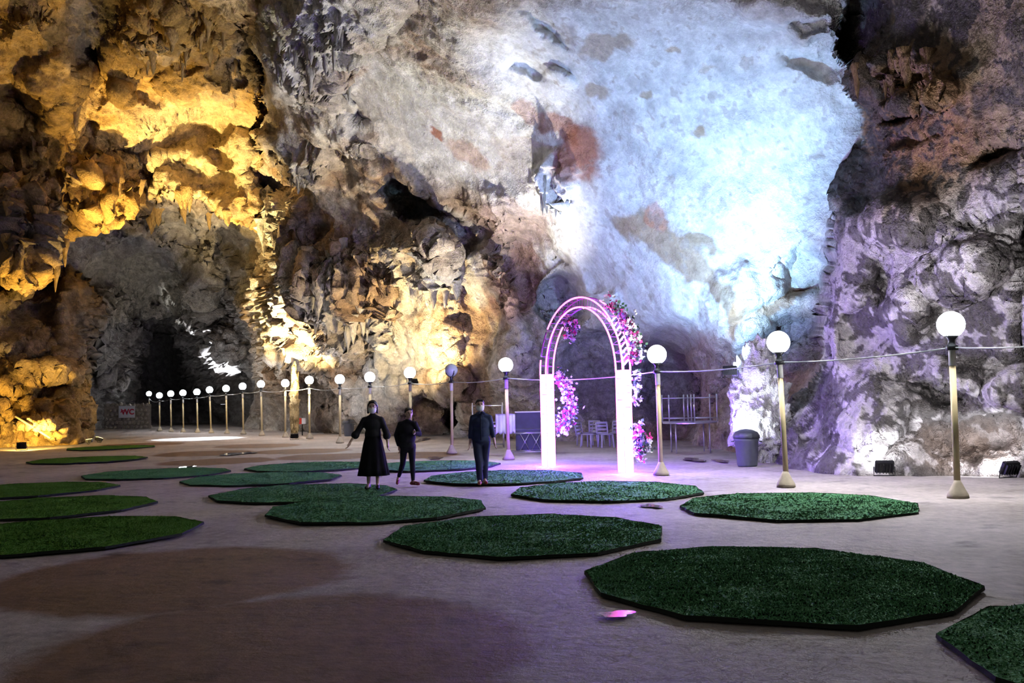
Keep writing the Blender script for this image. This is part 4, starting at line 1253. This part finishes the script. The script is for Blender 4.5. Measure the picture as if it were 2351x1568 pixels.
def hand(pr, wrist, d, side, front=V3(0, -1, 0), curl=.35):
    """palm, four fingers of unequal length with a knuckle bend and a thumb on the inner side"""
    d = d.normalized(); f = (front - d * front.dot(d)).normalized(); w = d.cross(f).normalized()
    # palm
    pr.append(('c', wrist, .022, wrist + d * .05, .026))
    pr.append(('c', wrist + d * .02 + f * .016, .017, wrist + d * .075 + f * .026, .015)); pr.append(('c', wrist + d * .02 - f * .016, .017, wrist + d * .075 - f * .026, .014))
    for k, (off, ln) in enumerate(((.030, .068), (.010, .076), (-.010, .070), (-.029, .054))):
        a = wrist + d * .078 + f * off
        k1 = a + d * ln * .5 + w * side * ln * curl * .35
        k2 = k1 + d * ln * .42 + w * side * ln * curl
        pr.append(('c', a, .0105, k1, .0095)); pr.append(('c', k1, .0095, k2, .0075))
    a = wrist + d * .028 + f * .022
    k1 = a + d * .028 + f * .030 + w * side * .012
    pr.append(('c', a, .013, k1, .0115)); pr.append(('c', k1, .0115, k1 + d * .034 + f * .008 + w * side * .006, .009))


def head(pr, c, hs, yaw=0.0, pitch=0.0):
    R_ = Matrix.Rotation(yaw, 3, 'Z') @ Matrix.Rotation(pitch, 3, 'X')
    c = Vector(c)
    def q(x, y, z): return c + R_ @ V3(x * hs, y * hs, z * hs)
    pr.append(('e', q(0, .008, .012), (.077 * hs, .094 * hs, .104 * hs), R_))
    pr.append(('e', q(0, -.022, -.050), (.058 * hs, .066 * hs, .064 * hs), R_))
    pr.append(('e', q(0, -.050, -.090), (.026 * hs, .022 * hs, .020 * hs), R_))
    pr.append(('c', q(0, -.088, .012), .011 * hs, q(0, -.104, -.022), .015 * hs))
    for s in (-1, 1):
        pr.append(('e', q(s * .078, .012, -.010), (.011 * hs, .022 * hs, .032 * hs), R_))
        pr.append(('e', q(s * .034, -.074, .036), (.026 * hs, .016 * hs, .010 * hs), R_))
    return q, R_


def face_parts(q, R_, hs, person, mask=True):
    bm_ = bmesh.new()
    for s in (-1, 1): b_ell(bm_, q(s * .031, -.083, .014), (.014 * hs, .008 * hs, .007 * hs), R_, 10, 8)
    from_bm('eyes', bm_, M['eye'], person)
    bm_ = bmesh.new()
    for s in (-1, 1): b_tube(bm_, [q(s * .016, -.093, .034), q(s * .034, -.089, .040), q(s * .052, -.076, .035)], .0045 * hs, 6)
    from_bm('eyebrows', bm_, M['hair'], person)
    if mask:
        bm_ = bmesh.new()
        rows = [(-.005, 1.0), (-.03, 1.06), (-.06, 1.05), (-.088, .95), (-.112, .72)]
        vs_ = []
        for z, f_ in rows:
            vs_.append([bm_.verts.new(q(.074 * f_ * math.sin(a_) * (1 if z > -.09 else .85), -.030 - .086 * f_ * math.cos(a_) * (1 - .12 * abs(z + .05) / .06) + (0.012 if z > -.01 else 0), z)) for a_ in [math.radians(-82 + 164 * j / 12) for j in range(13)]])
        for r1_, r2_ in zip(vs_, vs_[1:]):
            for j in range(12): bm_.faces.new((r1_[j], r2_[j], r2_[j + 1], r1_[j + 1]))
        bmesh.ops.recalc_face_normals(bm_, faces=bm_.faces[:]); bmesh.ops.solidify(bm_, geom=bm_.faces[:], thickness=.003)
        mk = from_bm('face_mask', bm_, M['mask'], person)
        bm_ = bmesh.new()
        for s in (-1, 1): b_tube(bm_, [q(s * .070, -.04, -.02), q(s * .084, .0, .012), q(s * .086, .03, .01)], .0025, 5); b_tube(bm_, [q(s * .064, -.04, -.075), q(s * .082, .0, -.035), q(s * .086, .03, -.01)], .0025, 5)
        from_bm('ear_loops', bm_, M['mask'], mk)


def shoe(pr, ankle, d, lift=0.0):
    a = Vector(ankle); d = Vector(d).normalized()
    toe = a + d * .15; toe.z = .035 + lift
    heel = a - d * .045; heel.z = .038 + lift
    pr.append(('c', heel, .036, toe, .033)); pr.append(('c', a + d * .06 + V3(0, 0, -a.z + .045 + lift), .040, toe - d * .03, .037)); pr.append(('c', a, .036, heel + d * .03, .036))


def fold_fn(amp, fx, fz, ph=0):
    def fn(v):
        n_ = amp * np.sin(v[:, 0] * fx + 3 * np.sin(v[:, 2] * fz + ph)) * np.cos(v[:, 1] * fx * .8 + ph)
        c_ = v.copy(); c_[:, 1] += n_ * 1.0; c_[:, 0] += n_ * .4
        return c_
    return fn


# --- the woman in the long dress
def woman(loc):
    B = []
    sh = {-1: V3(-.150, .01, 1.285), 1: V3(.155, .01, 1.285)}
    el = {-1: V3(-.285, -.02, 1.06), 1: V3(.255, .01, 1.04)}
    wr_ = {-1: V3(-.405, -.08, .885), 1: V3(.285, -.06, .84)}
    B += [('c', (0, .03, 1.25), .055, (0, .015, 1.40), .047), ('c', (0, .015, 1.40), .047, (0, .0, 1.47), .046), ('e', (0, .03, 1.18), (.13, .075, .13)), ('e', (0, .02, 1.0), (.125, .09, .16)), ('e', (0, .02, .84), (.155, .11, .13))]
    for s in (-1, 1):
        B += [('c', sh[s], .050, el[s], .038), ('c', el[s], .037, wr_[s], .023)]
        hand(B, wr_[s], wr_[s] - el[s] + V3(0, 0, -.12), -s)
        kn, an, hp = V3(s * .085, -.02, .45), V3(s * .085, .0 - .02 * s, .085), V3(s * .08, .02, .80)
        B += [('c', hp, .075, kn, .050), ('c', kn, .050, V3(s * .087, .012, .30), .046), ('c', V3(s * .087, .012, .30), .046, an, .032), ('c', an, .032, V3(s * .092, -.10, .035), .028)]
    q, R_ = head(B, (0, -.005, 1.525), 1.0, .05, .10)
    p = fused('person', B, .010, M['skin'], None, 3)
    p.location = loc
    tag(p, 'woman with black bob in a long black dress and white mask, arms held out', 'person', 'three people walking in the cave')
    # dress: bodice, sleeves, flared skirt
    Dp = [('e', (0, .02, 1.19), (.170, .122, .15)), ('e', (0, .02, 1.02), (.155, .115, .16)), ('c', (0, .015, 1.33), .070, (-.13, .01, 1.285), .056), ('c', (0, .015, 1.33), .070, (.135, .01, 1.285), .056), ('c', (0, .015, 1.33), .066, (0, .012, 1.375), .056)]
    for s in (-1, 1):
        Dp += [('c', sh[s], .060, el[s], .058), ('c', el[s], .058, el[s].lerp(wr_[s], .30), .078)]
    fused('dress_bodice', Dp, 0.014, M['dress'], p, 3, fold_fn(.006, 26, 9))
    bm_ = bmesh.new()
    prof = [(.26, .150), (.27, .26), (.40, .245), (.55, .225), (.70, .20), (.85, .172), (.95, .150), (1.02, .140)]
    prof = [(z, r_) for z, r_ in ((.245, .265), (.25, .290), (.40, .262), (.55, .235), (.70, .208), (.84, .182), (.95, .152), (1.03, .142))]
    rings = []
    for z, r_ in prof:
        k_ = max(0, (1.0 - z) / .75)
        rings.append([bm_.verts.new((r_ * (1 + .07 * k_ * math.sin(9 * a_) + .03 * k_ * math.sin(14 * a_ + 1)) * math.cos(a_) * 1.0, .02 + r_ * .74 * (1 + .07 * k_ * math.sin(9 * a_)) * math.sin(a_), z)) for a_ in [2 * math.pi * j / 72 for j in range(72)]])
    for a_, b_ in zip(rings, rings[1:]):
        for j in range(72): bm_.faces.new((a_[j], a_[(j + 1) % 72], b_[(j + 1) % 72], b_[j]))
    bmesh.ops.solidify(bm_, geom=bm_.faces[:], thickness=.006)
    from_bm('dress_skirt', bm_, M['dress'], p)
    H = [('e', q(0, .028, .040), (.090, .092, .088), R_), ('c', q(-.080, .020, .02), .022, q(-.084, .005, -.110), .022), ('c', q(.080, .020, .02), .022, q(.084, .005, -.110), .022), ('e', q(0, .055, -.05), (.082, .055, .085), R_),
         ('c', q(-.04, -.05, .092), .018, q(.03, -.052, .096), .018), ('c', q(-.04, -.05, .09), .018, q(-.080, -.01, .03), .018), ('c', q(.03, -.05, .09), .018, q(.080, -.01, .03), .018)]
    fused('hair', H, 0.012, M['hair'], p, 2)
    face_parts(q, R_, 1.0, p)
    for s in (-1, 1):
        Sh = []; shoe(Sh, (s * .087, -.02 * s, .07), (s * .15, -1, 0)); fused('shoe', Sh, .012, M['shoe_dark'], p, 2)
    return p


# --- the person in black top and leggings
def person_black(loc):
    B = []
    k = .945
    sh = {-1: V3(-.140, .02, 1.195), 1: V3(.150, -.03, 1.195)}
    el = {-1: V3(-.225, .06, .98), 1: V3(.235, -.03, 1.00)}
    wr_ = {-1: V3(-.175, .0, .77), 1: V3(.165, -.20, 1.02)}
    B += [('c', (0, .02, 1.15), .055, (.015, .005, 1.29), .046), ('c', (.015, .005, 1.29), .046, (.03, -.02, 1.35), .045), ('e', (0, .02, 1.08), (.12, .075, .12)), ('e', (0, .01, .92), (.125, .095, .15)), ('e', (.0, .01, .78), (.145, .11, .12))]
    for s in (-1, 1): B += [('c', sh[s], .047, el[s], .037), ('c', el[s], .036, wr_[s], .022)]
    hand(B, wr_[-1], V3(.06, -.05, -.25), 1); hand(B, wr_[1], V3(-.05, -.2, .05), -1, V3(0, 0, 1), .7)
    hips = {-1: V3(-.075, .02, .76), 1: V3(.08, .0, .76)}
    kn = {-1: V3(-.10, .0, .43), 1: V3(.095, -.06, .42)}
    an = {-1: V3(-.205, .16, .15), 1: V3(.10, -.02, .08)}
    for s in (-1, 1): B += [('c', hips[s], .072, kn[s], .048), ('c', kn[s], .048, kn[s].lerp(an[s], .35) + V3(0, .015, 0), .046), ('c', kn[s].lerp(an[s], .35) + V3(0, .015, 0), .046, an[s], .031)]
    B += [('c', an[-1], .03, an[-1] + V3(-.02, -.06, -.10), .026), ('c', an[1], .03, an[1] + V3(.08, -.08, -.045), .027)]
    q, R_ = head(B, (.035, -.03, 1.405), .95, .42, .03)
    p = fused('person', B, .010, M['skin'], None, 3)
    p.location = loc
    tag(p, 'person in black top and leggings mid-stride with one hand raised to the chest', 'person', 'three people walking in the cave')
    T = [('e', (0, .01, 1.09), (.165, .122, .14)), ('e', (0, .01, .93), (.160, .125, .17)), ('e', (0, .01, .77), (.165, .13, .11)), ('c', (0, .01, 1.235), .064, (-.12, .02, 1.195), .054), ('c', (0, .0, 1.235), .064, (.13, -.02, 1.195), .054), ('c', (.01, .0, 1.24), .060, (.015, 0, 1.275), .053)]
    for s in (-1, 1): T += [('c', sh[s], .062, el[s], .056), ('c', el[s], .056, el[s].lerp(wr_[s], .88), .040)]
    fused('top', T, 0.014, M['blacktop'], p, 3, fold_fn(.006, 24, 10, 1))
    Lg = [('e', (0, .01, .74), (.150, .118, .10))]
    for s in (-1, 1): Lg += [('c', hips[s], .082, kn[s], .056), ('c', kn[s], .056, kn[s].lerp(an[s], .35) + V3(0, .015, 0), .053), ('c', kn[s].lerp(an[s], .35) + V3(0, .015, 0), .053, kn[s].lerp(an[s], .92), .038)]
    fused('leggings', Lg, 0.013, M['blacktop'], p, 3)
    H = [('e', q(0, .026, .042), (.083, .088, .080), R_), ('c', q(-.068, .02, .02), .022, q(-.062, .02, -.045), .018), ('c', q(.068, .02, .02), .022, q(.062, .02, -.045), .018), ('e', q(0, .06, -.03), (.066, .045, .06), R_), ('c', q(-.04, -.05, .082), .020, q(.04, -.05, .082), .020), ('e', q(0, .085, .06), (.04, .04, .04), R_)]
    fused('hair', H, 0.012, M['hair'], p, 2)
    face_parts(q, R_, .95, p, False)
    Sh = []; shoe(Sh, an[1], (.75, -.6, 0)); fused('shoe', Sh, .012, M['shoe_red'], p, 2)
    Sh = []
    a = an[-1]
    Sh += [('c', a + V3(.0, .035, .0), .036, a + V3(-.01, -.02, -.07), .038), ('c', a + V3(-.01, -.02, -.07), .038, a + V3(-.015, -.10, -.112), .030)]
    fused('shoe', Sh, .012, M['shoe_red'], p, 2)
    return p


# --- the man in navy
def man(loc):
    B = []
    sh = {-1: V3(-.158, .01, 1.275), 1: V3(.158, .01, 1.275)}
    el = {-1: V3(-.200, .03, 1.02), 1: V3(.210, .03, 1.02)}
    wr_ = {-1: V3(-.215, -.03, .80), 1: V3(.250, -.05, .82)}
    B += [('c', (0, .02, 1.25), .06, (0, .005, 1.385), .053), ('c', (0, .005, 1.385), .053, (-.01, -.01, 1.45), .052), ('e', (0, .02, 1.15), (.14, .08, .13)), ('e', (0, .01, .98), (.14, .10, .16)), ('e', (0, .01, .84), (.15, .11, .12))]
    for s in (-1, 1):
        B += [('c', sh[s], .052, el[s], .040), ('c', el[s], .040, wr_[s], .026)]
        hand(B, wr_[s], V3(.02 * s, -.05, -.25), -s)
    hips = {-1: V3(-.085, .01, .83), 1: V3(.085, .01, .83)}
    kn = {-1: V3(-.055, -.05, .46), 1: V3(.060, .03, .46)}
    an = {-1: V3(-.035, -.04, .09), 1: V3(.045, .12, .10)}
    for s in (-1, 1): B += [('c', hips[s], .08, kn[s], .053), ('c', kn[s], .053, an[s], .036), ('c', an[s], .034, an[s] + V3(.02 * s, -.10, -.045), .03)]
    q, R_ = head(B, (-.015, -.015, 1.515), 1.0, .12, .0)
    p = fused('person', B, .010, M['skin'], None, 3)
    p.location = loc
    tag(p, 'man in navy shirt and dark trousers with white mask walking towards the viewer', 'person', 'three people walking in the cave')
    T = [('e', (0, .01, 1.16), (.170, .130, .15)), ('e', (0, .01, .98), (.165, .122, .17)), ('e', (0, .01, .85), (.180, .130, .10)), ('c', (0, .01, 1.325), .068, (-.15, .01, 1.275), .058), ('c', (0, .01, 1.325), .068, (.15, .01, 1.275), .058), ('c', (0, .005, 1.30), .085, (0, .01, 1.35), .062)]
    for s in (-1, 1): T += [('c', sh[s], .060, el[s], .052), ('c', el[s], .052, el[s].lerp(wr_[s], .55), .045)]
    sht = fused('shirt', T, 0.014, M['navyshirt'], p, 3, fold_fn(.007, 22, 9, 2))
    bm_ = bmesh.new()
    for s in (-1, 1): b_box(bm_, V3(s * .045, -.075, 1.365), (.075, .012, .05), Matrix.Rotation(s * .55, 3, 'Y') @ Matrix.Rotation(-.3, 3, 'X'), .004)
    b_tube(bm_, [V3(.065 * math.cos(a_), .01 + .065 * math.sin(a_), 1.375) for a_ in [math.pi * 2 * j / 20 for j in range(21)]], .014, 6)
    from_bm('collar', bm_, M['navyshirt'], sht)
    bm_ = bmesh.new(); b_box(bm_, V3(0, -.128, 1.08), (.022, .012, .46), None, .003); from_bm('button_placket', bm_, M['trousers'], sht)
    Tr = [('e', (0, .01, .84), (.172, .122, .11))]
    for s in (-1, 1): Tr += [('c', hips[s], .096, kn[s], .074), ('c', kn[s], .074, kn[s].lerp(an[s], .97), .060)]
    fused('trousers', Tr, 0.014, M['trousers'], p, 3, fold_fn(.005, 30, 12, 1))
    H = [('e', q(0, .024, .046), (.084, .090, .076), R_), ('c', q(-.070, .02, .03), .020, q(-.066, .02, -.03), .014), ('c', q(.070, .02, .03), .020, q(.066, .02, -.03), .014), ('e', q(0, .06, -.02), (.066, .04, .06), R_), ('c', q(-.045, -.058, .086), .020, q(.045, -.058, .086), .020)]
    fused('hair', H, 0.012, M['hair'], p, 2)
    face_parts(q, R_, 1.0, p)
    for s in (-1, 1):
        Sh = []; shoe(Sh, an[s], (.15 * s + .1, -1, 0)); fused('shoe', Sh, .012, M['shoe_red'], p, 2)
    return p


woman(G(857, 1126) + V3(0, 0, .03))
person_black(G(937, 1114))
man(G(1107, 1116) + V3(0, 0, .03))
bpy.data.scenes.remove(TMPS)
